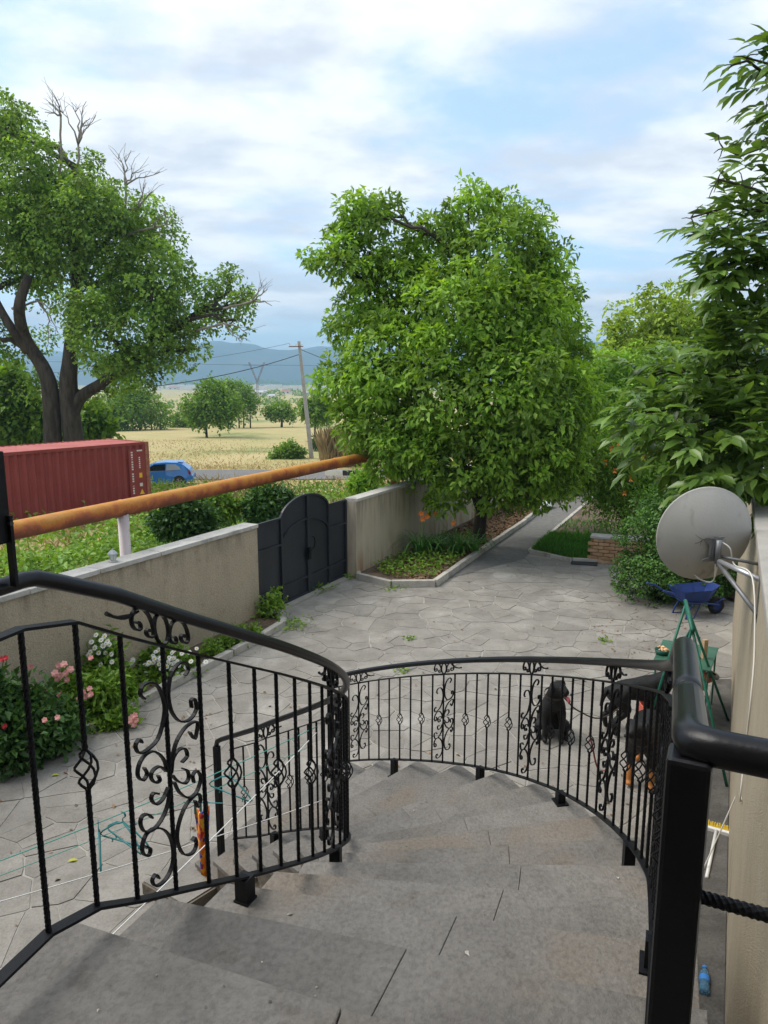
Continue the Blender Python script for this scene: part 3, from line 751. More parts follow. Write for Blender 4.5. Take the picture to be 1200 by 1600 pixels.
# inner railing (first point on the landing)
base_i = [(-1.12, .62, 2.62), (-1.055, .78, 2.62), (-.99, .95, 2.62), (-.925, 1.12, 2.62), (-.857, 1.30, 2.62)] + inn_pts
ri = thing('stair_railing', 'black wrought iron railing on the inner side of the stairs, ending in a post', 'railing', inn_pts[0])
kinds = []
for i in range(len(base_i)):
    k = (i - 5 - 3) % 8; kinds.append('s' if k == 0 else ('p' if k % 2 else 'b'))
for i in range(0, 5): kinds[i] = 'p'
fi = [10.3, 16.3, 26.2, 31.5]
railing(ri, base_i, kinds, -1, fi, [tread_z(base_at(base_i, i)) for i in fi], plates=False, lin=7)
pi_ = Vector((-1.30, 5.20, 0))
hp = [Vector(p) + HRZ for p in base_i]
hr = [hp[0], hp[3], Vector((-.83, 1.40, 3.474)), Vector((-.785, 1.52, 3.474)), Vector((-.772, 1.55, 3.470)), Vector((-.745, 1.60, 3.447))] + catmull(hp[7:], 3) + [Vector((-1.25, 5.165, 1.185)), Vector((-1.29, 5.19, 1.155)), Vector((-1.305, 5.20, 1.10))]
MB().tube(hr, .0188, 14).build('handrail', 'handrail_paint', ri, smooth=True)
MB().box((pi_.x, pi_.y, .55), (.045, .045, 1.12), HD).build('end_post', 'iron', ri, bevel=.004)
lp = Vector((-.857, 1.30, 0)); MB().box((lp.x, lp.y, 2.518 + .40), (.03, .03, .80), HD).build('landing_post', 'iron', ri, bevel=.003)
# landing railing on the right: corner post, handrail, twisted bars
rr_ = thing('landing_railing', 'thick black corner post with pipe handrail and twisted crossbars beside the landing', 'railing', (corner.x, corner.y, 2.5))
rd = Vector((HD.y, -HD.x, 0))
MB().box((corner.x, corner.y, (2.52 + corner.z - .012) / 2), (.049, .049, corner.z - .012 - 2.52), HD).build('post', 'handrail_paint', rr_, bevel=.006)
cd_ = (crest - corner).normalized()
MB().tube([corner + rd * 1.2, corner + rd * .55, corner + rd * .03, corner + cd_ * .004 + rd * .004, corner + cd_ * .03, jn], [.0215, .0215, .0215, .0235, .0215, .0210], 18).build('handrail', 'handrail_paint', rr_, smooth=True)
MB().lathe([(.0208, -.008), (.0214, -.003), (.0214, .003), (.0204, .010)], jn, cd_, 18).build('weld', 'handrail_paint', rr_)
for z in (3.30, 3.10, 2.90, 2.70):
    c0 = Vector((corner.x, corner.y, z)) + rd * .024; MB().twist(c0, c0 + rd * 1.15, .0145, turn=.03, step=.003).build('crossbar', 'iron', rr_)
e0 = corner + rd * 1.2; MB().box((e0.x, e0.y, 3.0), (.05, .05, .95), HD).build('post', 'handrail_paint', rr_, bevel=.005)
# bolted upright on the left handrail
ub = thing('bolted_upright', 'black square tube bolted to a flat bar standing on the inner handrail', 'bracket', (-.79, 1.46, 3.47))
MB().box((-.772, 1.46, 3.553), (.007, .018, .15), HD).build('flat_bar', 'iron', ub)
MB().box((-.801, 1.455, 3.665), (.045, .045, .19), HD).build('square_tube', 'iron', ub, bevel=.003)
MB().lathe([(0.0, .004), (.005, .004), (.005, -.004)], (-.767, 1.457, 3.612), (1, -.4, 0), 8).build('bolt', 'gate_paint', ub)

# the house behind the landing (carries the landing and shades it)
HB0 = Vector((-.05, -1.35, 0)) - HD * .0
hs = thing('house', 'plastered two-storey house at whose front the staircase begins', 'building', tuple(HB0))
hq = [HB0 + HN * 7, HB0 - HN * 6, HB0 - HN * 6 - HD * 8, HB0 + HN * 7 - HD * 8]
MB().prism([(p.x, p.y) for p in hq], -.1, 6.2).build('wall', 'house_plaster', hs)
rq = [HB0 + HN * 7.6 + HD * .9, HB0 - HN * 6.6 + HD * .9, HB0 - HN * 6.6 - HD * 8.6, HB0 + HN * 7.6 - HD * 8.6]
MB().prism([(p.x, p.y) for p in rq], 6.2, 6.38).build('roof_slab', 'concrete_slab', hs, bevel=.01)
mat('door_brown', (.10, .055, .03), (.14, .08, .045), scale=5, rough=.5); mat('window_glass', (.02, .025, .03), rough=.06, spec=.6)
dr_ = MB().box(HB0 + HD * .03 + HN * .2 + Vector((0, 0, 3.56)), (.95, .05, 2.08), HN).build('door', 'door_brown', hs, bevel=.01)
MB().tube([HB0 + HD * .08 + HN * .55 + Vector((0, 0, 3.5)), HB0 + HD * .08 + HN * .45 + Vector((0, 0, 3.5))], .012, 8).build('handle', 'bright', dr_) if False else None
for o_, z_ in ((3.2, 4.0), (-3.4, 4.0), (3.2, 1.3)):
    w_ = MB().box(HB0 + HD * .02 - HN * -o_ + Vector((0, 0, z_)), (1.3, .06, 1.3), HN).build('window', 'window_glass', hs)
    MB().box(HB0 + HD * .05 - HN * -o_ + Vector((0, 0, z_ - .68)), (1.5, .16, .05), HN).build('sill', 'concrete_slab', w_)
# ------------------------------------------------------------------ far land: hills, haze, town
mat('hill', (.03, .05, .035), (.06, .075, .045), scale=.009, rough=1, c3=(.10, .10, .07), s3=.003)
def ridge(name, D, pts, depth, seed):
    """hill range whose crest is seen at photo pixels pts, at distance D"""
    r0 = random.Random(seed); b = MB(); cols = []
    xs_ = list(range(pts[0][0], pts[-1][0] + 1, 9))
    for x in xs_:
        for (xa, ya), (xb, yb) in zip(pts, pts[1:]):
            if xa <= x <= xb: y = ya + (yb - ya) * (x - xa) / (xb - xa); break
        y += 1.6 * math.sin(x * .09 + seed) + 1.1 * math.sin(x * .031 + 2 * seed) + r0.uniform(-.6, .6)
        top_ = at_d(x, y, D); cols.append(top_)
    n = 9
    for i, c in enumerate(cols):
        for k in range(n):
            t = k / (n - 1); z = -16 + (c.z + 16) * (1 - (1 - t) ** 1.6) + (math.sin(i * .7 + k * 1.3) + math.sin(i * 1.9 - k)) * 3 * math.sin(math.pi * t)
            b.v.append((c.x * (1 - depth * (1 - t) / D), D - depth * (1 - t), z))
        b.v.append((c.x * 1.05, D + depth * .6, -16))
    m = n + 1
    for i in range(len(cols) - 1):
        for k in range(m - 1): a = i * m + k; b.f.append((a, a + m, a + m + 1, a + 1))
    return tag(b.build(name, 'hill', smooth=True), kind='structure')
ridge('hills', 3200, [(-500, 560), (0, 556), (180, 560), (260, 548), (345, 531), (400, 539), (455, 549), (520, 543), (620, 552), (800, 546), (905, 530), (1000, 545), (1300, 530), (1800, 555)], 800, 1)
ridge('hills', 3900, [(-900, 545), (0, 550), (300, 552), (440, 547), (560, 540), (700, 548), (900, 536), (1300, 545), (2000, 550)], 400, 4)

# ------------------------------------------------------------------ trees
leafmat('poplar_leaf', (.105, .21, .032), (.24, .37, .07), trans=.45, spec=.3)
leafmat('walnut_leaf', (.115, .235, .020), (.265, .42, .05), trans=.42, spec=.35)
leafmat('field_leaf', (.095, .20, .02), (.20, .33, .04), trans=.35)
leafmat('mulberry_leaf', (.17, .27, .02), (.33, .44, .05), trans=.38)
leafmat('lime_leaf', (.13, .27, .025), (.26, .43, .055), trans=.36)
leafmat('persimmon_leaf', (.075, .15, .028), (.17, .28, .052), trans=.32, rough=.34, spec=.45)
leafmat('box_leaf', (.04, .11, .018), (.095, .20, .033), trans=.22, spec=.35)
leafmat('pomegranate_leaf', (.14, .29, .027), (.26, .43, .055), trans=.35)
mat('dead_wood', (.20, .175, .15), (.30, .27, .235), scale=6, rough=.95)
def tree(name, label, cat, base, trunks, lobes, n, per, L, W, lm, group=None, origin=None, bark='bark', limbs=None, crown='crown', twigs=0, **k):
    root = thing(name, label, cat, base, group)
    tm = MB(); tips = []
    for pts, r0, r1 in trunks:
        p = catmull(pts, 5); tm.tube(p, [r0 + (r1 - r0) * i / (len(p) - 1) for i in range(len(p))], 10); tips.append(p)
    tm.build('trunk', bark, root, smooth=True)
    bm_ = MB()
    for j, (c, r) in enumerate(lobes):
        src = min((q for p in tips for q in p[len(p) // 3:]), key=lambda q: (q - c).length + 3 * max(0, q.z - c.z + .8))
        rr0 = trunks[0][2] * .6 + .012 * (c - src).length
        pts = limb(bm_, src, c, rr0, rr0 * .35)
        for i in range(limbs or 4):
            u = Vector(rng.normal(size=3)).normalized(); s0 = pts[-1 - i % 3]
            limb(bm_, s0, c + Vector((u.x * r[0], u.y * r[1], u.z * r[2])) * .85, rr0 * .3, rr0 * .06, n=5, side=5)
    bm_.build('branches', bark, root, smooth=True)
    if 'rcl' in k:
        V, F = leaf_arrays(*clumped(lobes, n, k.pop('rcl'), per, L, W, **k)); tri_mesh(crown, V, F, lm, root, tone=TONE)
    else: foliage(crown, lobes, n, per, L, W, lm, root, **k)
    return root
# the old poplar beyond the container, left
D1 = 34.0; zb = zt(D1)
L1 = [lobe(*a) for a in [(8, 200, 54, D1), (-50, 180, 72, D1, 2), (62, 275, 55, D1, -1), (10, 300, 90, D1, 2), (125, 285, 55, D1, 1), (165, 335, 68, D1, -1), (90, 360, 90, D1), (215, 350, 55, D1, 1), (20, 420, 55, D1, 2),
      (180, 420, 95, D1, 1), (245, 440, 75, D1, -1), (250, 520, 72, D1, 0), (180, 520, 70, D1, -2), (310, 470, 55, D1, 1), (215, 575, 45, D1, -1), (290, 545, 38, D1), (355, 450, 42, D1, 1), (385, 465, 26, D1), (365, 500, 20, D1), (-60, 350, 110, D1), (-80, 520, 90, D1), (110, 470, 40, D1, 3), (30, 605, 42, D1, 2.5), (155, 565, 40, D1, 2), (0, 530, 45, D1, 2.5), (150, 610, 30, D1, 1.5)]]
tb0 = at_z(78, 690, zb); tb1 = at_z(108, 690, zb); tb0 = Vector((at_d(78, 690, D1).x, D1, zb)); tb1 = Vector((at_d(112, 690, D1).x, D1 + .5, zb))
pop = tree('poplar_tree', 'huge old poplar with twin dark trunks and bare twigs on top, behind the red container', 'tree', (tb0.x, D1, zb),
     [([tb0, at_d(80, 630, D1), at_d(70, 580, D1), at_d(40, 530, D1), at_d(30, 480, D1 - 1), at_d(45, 430, D1 - 1)], .44, .18),
      ([tb1, at_d(108, 620, D1), at_d(110, 560, D1), at_d(118, 470, D1 + .5), at_d(120, 380, D1 + .5), at_d(115, 260, D1)], .50, .12),
      ([at_d(110, 655, D1), at_d(125, 622, D1), at_d(160, 598, D1), at_d(200, 570, D1 - .5), at_d(240, 530, D1)], .34, .14),
      ([at_d(45, 550, D1), at_d(10, 500, D1 - .5), at_d(-20, 440, D1)], .26, .12)],
     [(c, tuple(max(.5, q - .45) for q in r)) for c, r in L1], 1080, 62, .17, .125, 'poplar_leaf', rcl=.62, droop=.25, shell=.6, bias=.35, flat=.8, limbs=4)
for x, y, tips in ((122, 225, [(112, 160), (135, 158), (150, 180), (95, 165), (140, 195)]), (196, 290, [(205, 235), (225, 265), (185, 240), (250, 268)]), (215, 325, [(240, 300), (228, 285)]), (242, 355, [(262, 335), (265, 350)]), (395, 470, [(418, 452), (425, 478), (410, 445)]), (350, 505, [(385, 520), (378, 535)]), (60, 470, [(90, 520), (75, 540), (105, 500)]), (95, 180, [(75, 158), (85, 150), (70, 175)])):
    p0 = at_d(x, y, D1 - .8); dt = MB(); s0 = p0 + (Vector((-.5, .5, -3.2)) if y < 300 else Vector((-1.4, .4, -.3))); limb(dt, s0, p0, .06, .045, bow=.05, n=7, side=6, wob=.02)
    for a, b in tips:
        p1 = at_d(a, b, D1 - 1 + random.uniform(-.7, .7)); pts = limb(dt, p0, p1, .05, .012, bow=.1, n=6, side=5, wob=.05)
        for k in range(5):
            s0 = pts[random.randint(2, 5)]; limb(dt, s0, s0 + (p1 - p0).normalized() * random.uniform(.25, .6) + Vector((random.uniform(-.5, .5), random.uniform(-.4, .4), random.uniform(-.1, .5))), .014, .006, n=3, side=4)
    dt.build('dead_branch', 'dead_wood', pop, smooth=True)

# the walnut by the gate wall
wb = at_z(748, 848, .09); D2 = wb.y
L2 = [lobe(*a) for a in [(572, 318, 38, D2), (600, 296, 34, D2, .5), (540, 352, 36, D2, .3), (505, 405, 34, D2), (545, 430, 52, D2, -.3), (605, 380, 48, D2, .5), (690, 345, 44, D2, .3), (735, 302, 42, D2), (778, 300, 42, D2, .3), (822, 345, 48, D2, .1),
      (850, 400, 46, D2), (690, 420, 66, D2, .5), (780, 410, 72, D2, -.3), (845, 470, 58, D2), (620, 470, 66, D2, -.2), (560, 505, 50, D2, .1), (720, 510, 90, D2, -1.0), (800, 520, 84, D2, -.9), (868, 560, 56, D2, -.2), (610, 570, 74, D2, -.8), (700, 600, 92, D2, -1.4), (800, 620, 98, D2, -1.4), (880, 640, 60, D2, -.5),
      (545, 600, 56, D2, -.3), (575, 655, 55, D2, -.6), (640, 680, 64, D2, -1.1), (715, 695, 72, D2, -1.6), (805, 700, 84, D2, -1.5), (885, 705, 58, D2, -.4), (655, 728, 40, D2, -.8), (760, 745, 44, D2, -1.2), (700, 752, 38, D2, -1.3), (825, 748, 44, D2, -1.0), (885, 738, 42, D2, .2), (612, 715, 42, D2, -.5), (800, 772, 30, D2, .8), (885, 690, 58, D2, 1.5), (540, 650, 36, D2, .2)]]
L2 = [(c, tuple(max(.22, q - .21) for q in r)) for c, r in L2]; L2 = [(Vector((c.x, c.y, c.z - (.30 if c.z > 6.6 else 0))), r) for c, r in L2]
tree('walnut_tree', 'big round walnut tree growing beside the stained wall right of the gate', 'tree', (wb.x, wb.y, .05),
     [([wb - Vector((0, 0, .1)), at_d(752, 800, D2), at_d(768, 740, D2), at_d(760, 640, D2), at_d(740, 520, D2), at_d(730, 400, D2)], .17, .05),
      ([at_d(752, 800, D2), at_d(725, 730, D2 - .1), at_d(680, 640, D2), at_d(630, 520, D2)], .11, .04)],
     L2, 1550, 50, .128, .064, 'walnut_leaf', rcl=.36, droop=.45, shell=.72, bias=.6, jit=.4)

# trees and bushes out in the field
def field_tree(px, pyb, lob, label, name='field_tree', n=900, L=.34, lm='field_leaf', group='trees out in the dry field', zoff=0.0, per=7, trunk=True, cat='tree', Dfix=None):
    if Dfix: D = Dfix
    else:
        D = 60.0
        for _ in range(60): D = at_z(px, pyb, zt(D)).y * .5 + D * .5
    z = zt(D); b = Vector((at_d(px, pyb, D).x, D, z))
    lobes = [lobe(a[0], a[1], a[2], D, (a[3] if len(a) > 3 else 0)) for a in lob]
    c = lobes[0][0]
    r = D / 900
    if trunk: return tree(name, label, cat, tuple(b), [([b - Vector((0, 0, .2)), b + Vector((r * .6, 0, (c.z - z) * .45)), c], r * 1.7, r * .6)], lobes, n, per, L, L * .62, lm, group, rad=L * .8, droop=.1, clumpy=.45, fscale=6 / D * 3, shell=.4, limbs=2)
    root = thing(name, label, cat, tuple(b), group)
    st = MB()
    for q, rr_ in lobes: st.tube([(q.x, q.y, z - .1), (q.x * .999, q.y, q.z)], [r, r * .4], 5)
    st.build('stems', 'bark', root)
    foliage('crown', lobes, n, per, L, L * .6, lm, root, rad=L * .8, droop=.1, clumpy=.45, fscale=6 / D * 3, shell=.35); return root
field_tree(323, 684, [(330, 630, 30), (305, 638, 20), (352, 634, 24), (328, 612, 20), (345, 650, 20), (310, 652, 16)], 'round-headed tree with a short bare trunk standing alone in the dry field', n=1300)
field_tree(378, 668, [(372, 620, 24), (355, 612, 18), (390, 628, 14), (380, 640, 18)], 'taller round tree just behind the lone short-trunked field tree', n=900, trunk=False)
field_tree(280, 668, [(285, 655, 12), (272, 657, 9), (297, 659, 9)], 'low bush in the field beside the lone round tree', n=260, trunk=False, cat='bush')
field_tree(440, 668, [(440, 640, 14), (428, 646, 10), (452, 648, 10), (418, 642, 8)], 'small wispy tree left of the leaning concrete pole', n=330)
field_tree(492, 690, [(495, 635, 20), (480, 640, 13), (508, 640, 14), (500, 652, 12)], 'thin tree growing right behind the leaning concrete pole', n=520)
field_tree(210, 672, [(205, 640, 34), (175, 645, 30), (235, 640, 26), (250, 650, 20), (160, 655, 24), (215, 620, 22)], 'dense bushy thicket under the right side of the old poplar', n=2000, trunk=False, lm='field_leaf', name='thicket', cat='bush')
field_tree(20, 690, [(20, 650, 45), (-30, 650, 50), (60, 665, 30), (130, 655, 30), (150, 670, 24), (10, 610, 34)], 'dense bushy thicket around the foot of the old poplar', n=2600, trunk=False, lm='field_leaf', name='thicket', cat='bush', Dfix=40)
field_tree(455, 718, [(452, 705, 12), (440, 708, 9), (467, 708, 8), (430, 712, 7)], 'green weedy bush by the roadside left of the concrete pole', n=420, L=.22, trunk=False, name='roadside_bush', cat='bush')
field_tree(500, 705, [(497, 693, 9), (508, 697, 7)], 'small dark bush by the roadside right of the concrete pole', n=260, L=.2, trunk=False, lm='weed_leaf_dark', name='roadside_bush', cat='bush')
# hedgerows and scattered trees far out
hb = random.Random(3); PV = []; PF = []; k0 = 0
lobes = []
for y0, step, r, x0, x1, p in ((632, 7, 6.0, 395, 520, .95), (618, 9, 5.5, 380, 600, .9), (606, 8, 4.0, 200, 620, .9), (640, 8, 7, 120, 300, .9), (600, 7, 3.0, 180, 640, .8), (622, 10, 6, 860, 960, .9)):
    x = x0
    while x < x1:
        if hb.random() < p:
            yb = y0 + hb.uniform(-3, 3); D = 250.
            m_ = math.tan(PITCH + math.atan((yb - 800) / FPX))
            D = min(range(120, 1700, 10), key=lambda d: abs((CAM_H - zt(d)) / d - m_))
            lobes.append(lobe(x, yb - r * .5, r * hb.uniform(.6, 1.25), D))
        x += hb.uniform(.4, 1.3) * step
Ps = []
for c, r in lobes:
    n = 90; u = unit(rng.normal(size=(n, 3))); t = .6 + .45 * rng.random(n)
    C = np.array(tuple(c)) + u * np.array(r) * t[:, None]; s = r[0] * .45
    V, F = leaf_arrays(C, u + rng.normal(size=(n, 3)) * .6, rng.normal(size=(n, 3)) + np.array([0, 0, .8]), np.full(n, s), np.full(n, s * .8))
    PV.append(V); PF.append(F + k0); k0 += len(V)
o = tri_mesh('far_hedgerows', np.concatenate(PV), np.concatenate(PF), 'field_leaf'); tag(o, 'far-off hedgerows and scattered trees on the plain below the hills', 'woodland', kind='stuff')

# right of the path: mulberry, shrubs, pomegranate, persimmon, box bush
def base_of(D, px, z=.0): return Vector((at_d(px, 700, D).x, D, z))
D3 = 31.0; b3 = base_of(D3, 1020)
tree('mulberry_tree', 'yellow-green round-topped tree rising behind the darker foliage on the right', 'tree', tuple(b3), [([b3, b3 + Vector((.2, 0, 2)), at_d(1020, 560, D3)], .22, .08)],
     [lobe(*a) for a in [(1025, 520, 66, D3), (975, 545, 40, D3), (1070, 530, 55, D3), (960, 590, 42, D3), (1020, 600, 80, D3), (1090, 600, 70, D3), (1150, 560, 80, D3)]], 800, 36, .2, .13, 'mulberry_leaf', rcl=.55, droop=.3, shell=.7)
D4 = 24.5; b4 = base_of(D4, 960)
tree('tall_shrub', 'bright green loose tree closing the far end of the path', 'tree', tuple(b4), [([b4, b4 + Vector((-.1, 0, 1.2)), at_d(955, 620, D4)], .12, .05)],
     [lobe(*a) for a in [(945, 590, 40, D4), (925, 630, 42, D4), (980, 620, 50, D4), (950, 680, 55, D4), (1010, 670, 60, D4), (925, 700, 30, D4, .3), (980, 730, 50, D4), (1060, 650, 70, D4), (915, 660, 30, D4, 1), (905, 610, 30, D4, 2), (1030, 600, 55, D4, 1)]], 800, 36, .15, .075, 'lime_leaf', rcl=.42, droop=.5, shell=.7)
D4b = 30.0; b4b = Vector((9.4, 33, 0))
tree('tall_shrub', 'dark leafy bush beside the left kerb at the far end of the path', 'bush', tuple(b4b), [([b4b, b4b + Vector((0, 0, 1.5))], .06, .03)],
     [(Vector((7.3, 31.5, 1.2)), (1.3, 1.3, 1.5)), (Vector((9.0, 34, 1.6)), (1.5, 1.5, 1.8)), (Vector((11.5, 36, 1.6)), (1.6, 1.5, 1.8)), (Vector((6.4, 29.5, .9)), (.9, .9, 1.1))], 1500, 7, .18, .1, 'weed_leaf_dark', rad=.15, shell=.45)
D5 = 17.0; b5 = base_of(D5, 985)
pome = tree('pomegranate_bush', 'pomegranate bush with small orange flowers beside the lawn', 'bush', tuple(b5), [([b5, b5 + Vector((0, 0, .8)), at_d(985, 760, D5)], .06, .03)],
     [lobe(*a) for a in [(960, 720, 40, D5), (990, 700, 50, D5), (1010, 760, 60, D5), (950, 765, 30, D5), (1050, 730, 60, D5), (975, 800, 32, D5), (935, 740, 22, D5), (942, 785, 26, D5, .6), (925, 760, 20, D5, 1.5), (1110, 730, 60, D5), (1170, 720, 70, D5), (1080, 780, 50, D5), (1150, 660, 60, D5), (1230, 690, 80, D5)]], 1300, 36, .09, .038, 'pomegranate_leaf', rcl=.26, droop=.3, shell=.7)
mat('orange_petal', (.75, .17, .02), (.85, .28, .04), scale=30, rough=.6)
for a, b in ((966, 692), (960, 735), (985, 748), (945, 722), (1004, 715), (955, 700), (975, 770)):
    c = at_d(a, b, D5 - .85); fl = MB()
    for j in range(6):
        an = j * math.pi / 3; u = Vector((math.cos(an), -.6, math.sin(an))); fl.add([c, c + u * .05 + Vector((.02, 0, 0)), c + u * .075, c + u * .05 - Vector((.02, 0, 0))], [(0, 1, 2, 3)])
    fl.build('flower', 'orange_petal', pome)
D6 = 12.6; b6 = Vector((at_d(1028, 935, D6).x, D6, .0))
tree('box_bush', 'dense dark small-leaved bush spilling onto the paving behind the wheelbarrow', 'bush', tuple(b6), [([b6, b6 + Vector((0, 0, .7))], .05, .03)],
     [(Vector((b6.x + dx, b6.y + dy, dz)), (r, r, r * sz)) for dx, dy, dz, r, sz in [(-.15, -.1, .45, .55, .9), (.35, 0, .55, .65, 1), (.0, .3, .95, .6, 1), (.6, .4, 1.1, .65, 1), (-.2, .3, .4, .42, 1), (.95, .2, .7, .6, 1), (1.35, .35, .75, .6, 1.1), (.5, .7, 1.5, .55, 1), (1.2, .7, 1.4, .6, 1), (.1, .8, 1.3, .45, 1), (1.9, .5, .8, .6, 1.2)]],
     1100, 38, .055, .032, 'box_leaf', rcl=.17, droop=.15, shell=.74)
# persimmon: large glossy leaves hanging in from the right
D7 = 6.6
L7 = [lobe(*a) for a in [(1165, 90, 34, D7), (1205, 130, 60, D7), (1135, 110, 14, D7, -.1), (1185, 225, 58, D7, -.2), (1130, 232, 26, D7), (1165, 300, 58, D7), (1105, 290, 32, D7, -.2), (1080, 340, 28, D7), (1130, 370, 55, D7), (1195, 380, 80, D7, .2), (1115, 420, 36, D7, -.1), (1175, 470, 75, D7), (1150, 560, 80, D7), (1210, 560, 90, D7, .3),
      (1085, 580, 55, D7, .2), (1030, 590, 40, D7, .3), (1060, 660, 62, D7, -.2), (1010, 690, 34, D7, .1), (1120, 680, 75, D7, -.3), (1180, 680, 70, D7, -.4), (1075, 735, 40, D7, -.5), (1190, 745, 42, D7, -.4), (1010, 645, 34, D7), (1150, 735, 46, D7, -.2), (1215, 700, 70, D7, .3), (1120, 740, 34, D7, .2), (1060, 700, 40, D7, .3), (1180, 620, 70, D7, .5)]]
b7 = Vector((3.98, D7 + .3, 0)) + Vector((.9, 0, 0))
prs = thing('persimmon_tree', 'persimmon tree with large glossy dark leaves overhanging the satellite dish', 'tree', tuple(b7))
tp = catmull([b7, b7 + Vector((.1, .1, 2)), Vector((4.5, 6.9, 3.8)), Vector((4.25, 6.8, 6.0)), Vector((4.1, 6.7, 7.2))], 5)
MB().tube(tp, [.16 - .12 * i / (len(tp) - 1) for i in range(len(tp))], 10).build('trunk', 'bark', prs, smooth=True)
bm_ = MB()
for c, r in L7:
    src = min(tp[6:], key=lambda q: (q - c).length + (1.5 if q.z > c.z else 0)); limb(bm_, src, c, .03, .008, n=6, side=6, bow=.08)
    for i in range(3):
        u = Vector(rng.normal(size=3)).normalized(); limb(bm_, c, c + u * r[0] * .8, .007, .003, n=3, side=5)
bm_.build('branches', 'bark', prs, smooth=True)
L7 = [(Vector((c.x + (.22 if c.z > 5.2 else .10 if c.z > 3.9 else 0), c.y, c.z)), tuple(q * (.8 if c.z > 5.2 else .95) for q in r)) for c, r in L7]
P, O = sprigs(L7, 760, shell=.25, clumpy=.2, fscale=2.2)
O = unit(O * .8 + np.array([-.75, -.25, .30]) + rng.normal(size=O.shape) * .25)
Cs, Ds, Ns = [], [], []
for p, o_ in zip(P, O):
    sd = np.cross(o_, [0, 0, 1.]); sd /= max(np.linalg.norm(sd), 1e-6); nl = rng.integers(6, 10); ln = .16 + .14 * rng.random()
    for j in range(nl):
        t = j / (nl - 1); c = p + o_ * ln * t + np.array([0, 0, -.05 * t * t]); sg_ = 1 if j % 2 else -1; f_ = 0 if j == nl - 1 else 1
        Cs.append(c); Ds.append(o_ * .75 + sd * sg_ * .75 * f_ + rng.normal(size=3) * .16 + np.array([0, 0, -.42 + .2 * t])); Ns.append(np.array([0, 0, 1.]) + rng.normal(size=3) * .28 + o_ * .25)
Cs, Ds, Ns = np.array(Cs), np.array(Ds), np.array(Ns); s_ = 1 + .2 * rng.normal(size=len(Cs)).clip(-1.5, 1.5)
arr = (Cs, Ds, Ns, .165 * s_, .068 * s_)
# the leaves that show largest are single parts, the rest one mass
d = arr[0][:, 1] + rng.random(len(arr[0])) * .01
inview = (600 + FPX * arr[0][:, 0] / arr[0][:, 1] < 1190) & (arr[0][:, 2] < 6.9)
order = np.argsort(np.where(inview, d, 99)); big, rest = order[:300], order[300:]
for i in big:
    V, F = leaf_arrays(*[a[i:i + 1] for a in arr], fine=True); tri_mesh('leaf', V, F, 'persimmon_leaf', prs, smooth=True)
V, F = leaf_arrays(*[a[rest] for a in arr], fine=True); o = tri_mesh('crown', V, F, 'persimmon_leaf', prs, smooth=True); tag(o, kind='stuff')

# ------------------------------------------------------------------ weeds, grass, flowers
def patch(name, pts, m, label=None, cat=None, parent=None, kind='stuff'):
    V = []; F = []; k = 0
    for v, f in pts: V.append(v); F.append(f + k); k += len(v)
    o = tri_mesh(name, np.concatenate(V), np.concatenate(F), m, parent)
    if parent is None: tag(o, label, cat, kind=kind)
    return o
def blades(P, h, w, lean=.5):
    """upright grass blades from ground points"""
    n = len(P); D = rng.normal(size=(n, 3)) * lean; D[:, 2] = 1.0
    return leaf_arrays(P, D, np.concatenate([rng.normal(size=(n, 2)), np.zeros((n, 1))], 1), h * (.5 + rng.random(n)), w * (.6 + .8 * rng.random(n)), fold=.05, bend=.25)
def ground_pts(n, t0, t1, q0, q1, f=None):
    """random points in wall coordinates (t along, q outward) on the land outside"""
    t = t0 + (t1 - t0) * rng.random(n); q = q0 + (q1 - q0) * rng.random(n)
    X = W0.x + WD.x * t + WN.x * q; Y = W0.y + WD.y * t + WN.y * q
    Z = np.array([zt(y) for y in Y]); P = np.stack([X, Y, Z], 1)
    return P
def nz(P, s, o=0.): x, y = P[:, 0] * s, P[:, 1] * s; return .5 + .25 * (np.sin(x * 1.7 + .6 * y + o) + np.sin(2.3 * y - 1.1 * x + 2 * o))
# leafy ground cover right behind the wall
P = ground_pts(46000, -8, 10, .35, 8); keep = rng.random(len(P)) < nz(P, .9, .3) * .9 + .4; P = P[keep]
hgt = (.15 + .55 * nz(P, .7, 1.2) + .25 * rng.random(len(P)))
C = P + np.stack([rng.normal(size=len(P)) * .05, rng.normal(size=len(P)) * .05, hgt * rng.random(len(P)) ** .5], 1)
Dv = rng.normal(size=C.shape); Dv[:, 2] = Dv[:, 2] * .4 - .05
Nv = rng.normal(size=C.shape) * .4; Nv[:, 2] += 1
patch('ground_cover', [leaf_arrays(C, Dv, Nv, .10 + .05 * rng.random(len(C)), .075 + .03 * rng.random(len(C)))], 'weed_leaf', 'bright green leafy vines and weeds covering the ground behind the garden wall', 'weeds')
# taller weeds and dry stalks between the wall and the road
P = ground_pts(24000, -6, 30, 3.5, 24); P = P[P[:, 1] < 36]; keep = rng.random(len(P)) < nz(P, .33, 2.0) + .15; P = P[keep]
hgt = (.2 + .5 * nz(P, .5, .2) + .3 * rng.random(len(P)))
C = P + np.stack([rng.normal(size=len(P)) * .12, rng.normal(size=len(P)) * .12, hgt * rng.random(len(P)) ** .6], 1)
Dv = rng.normal(size=C.shape); Dv[:, 2] += .25
Nv = rng.normal(size=C.shape) * .5; Nv[:, 2] += .8
patch('roadside_weeds', [leaf_arrays(C, Dv, Nv, .16 + .12 * rng.random(len(C)), .09 + .04 * rng.random(len(C)))], 'weed_leaf', 'tall mixed green weeds between the garden wall and the road', 'weeds')
P = ground_pts(20000, -8, 34, 7, 28); keep = rng.random(len(P)) < 1.15 - nz(P, .33, 2.0); P = P[keep]; P = P[(P[:, 1] < 43.6)]
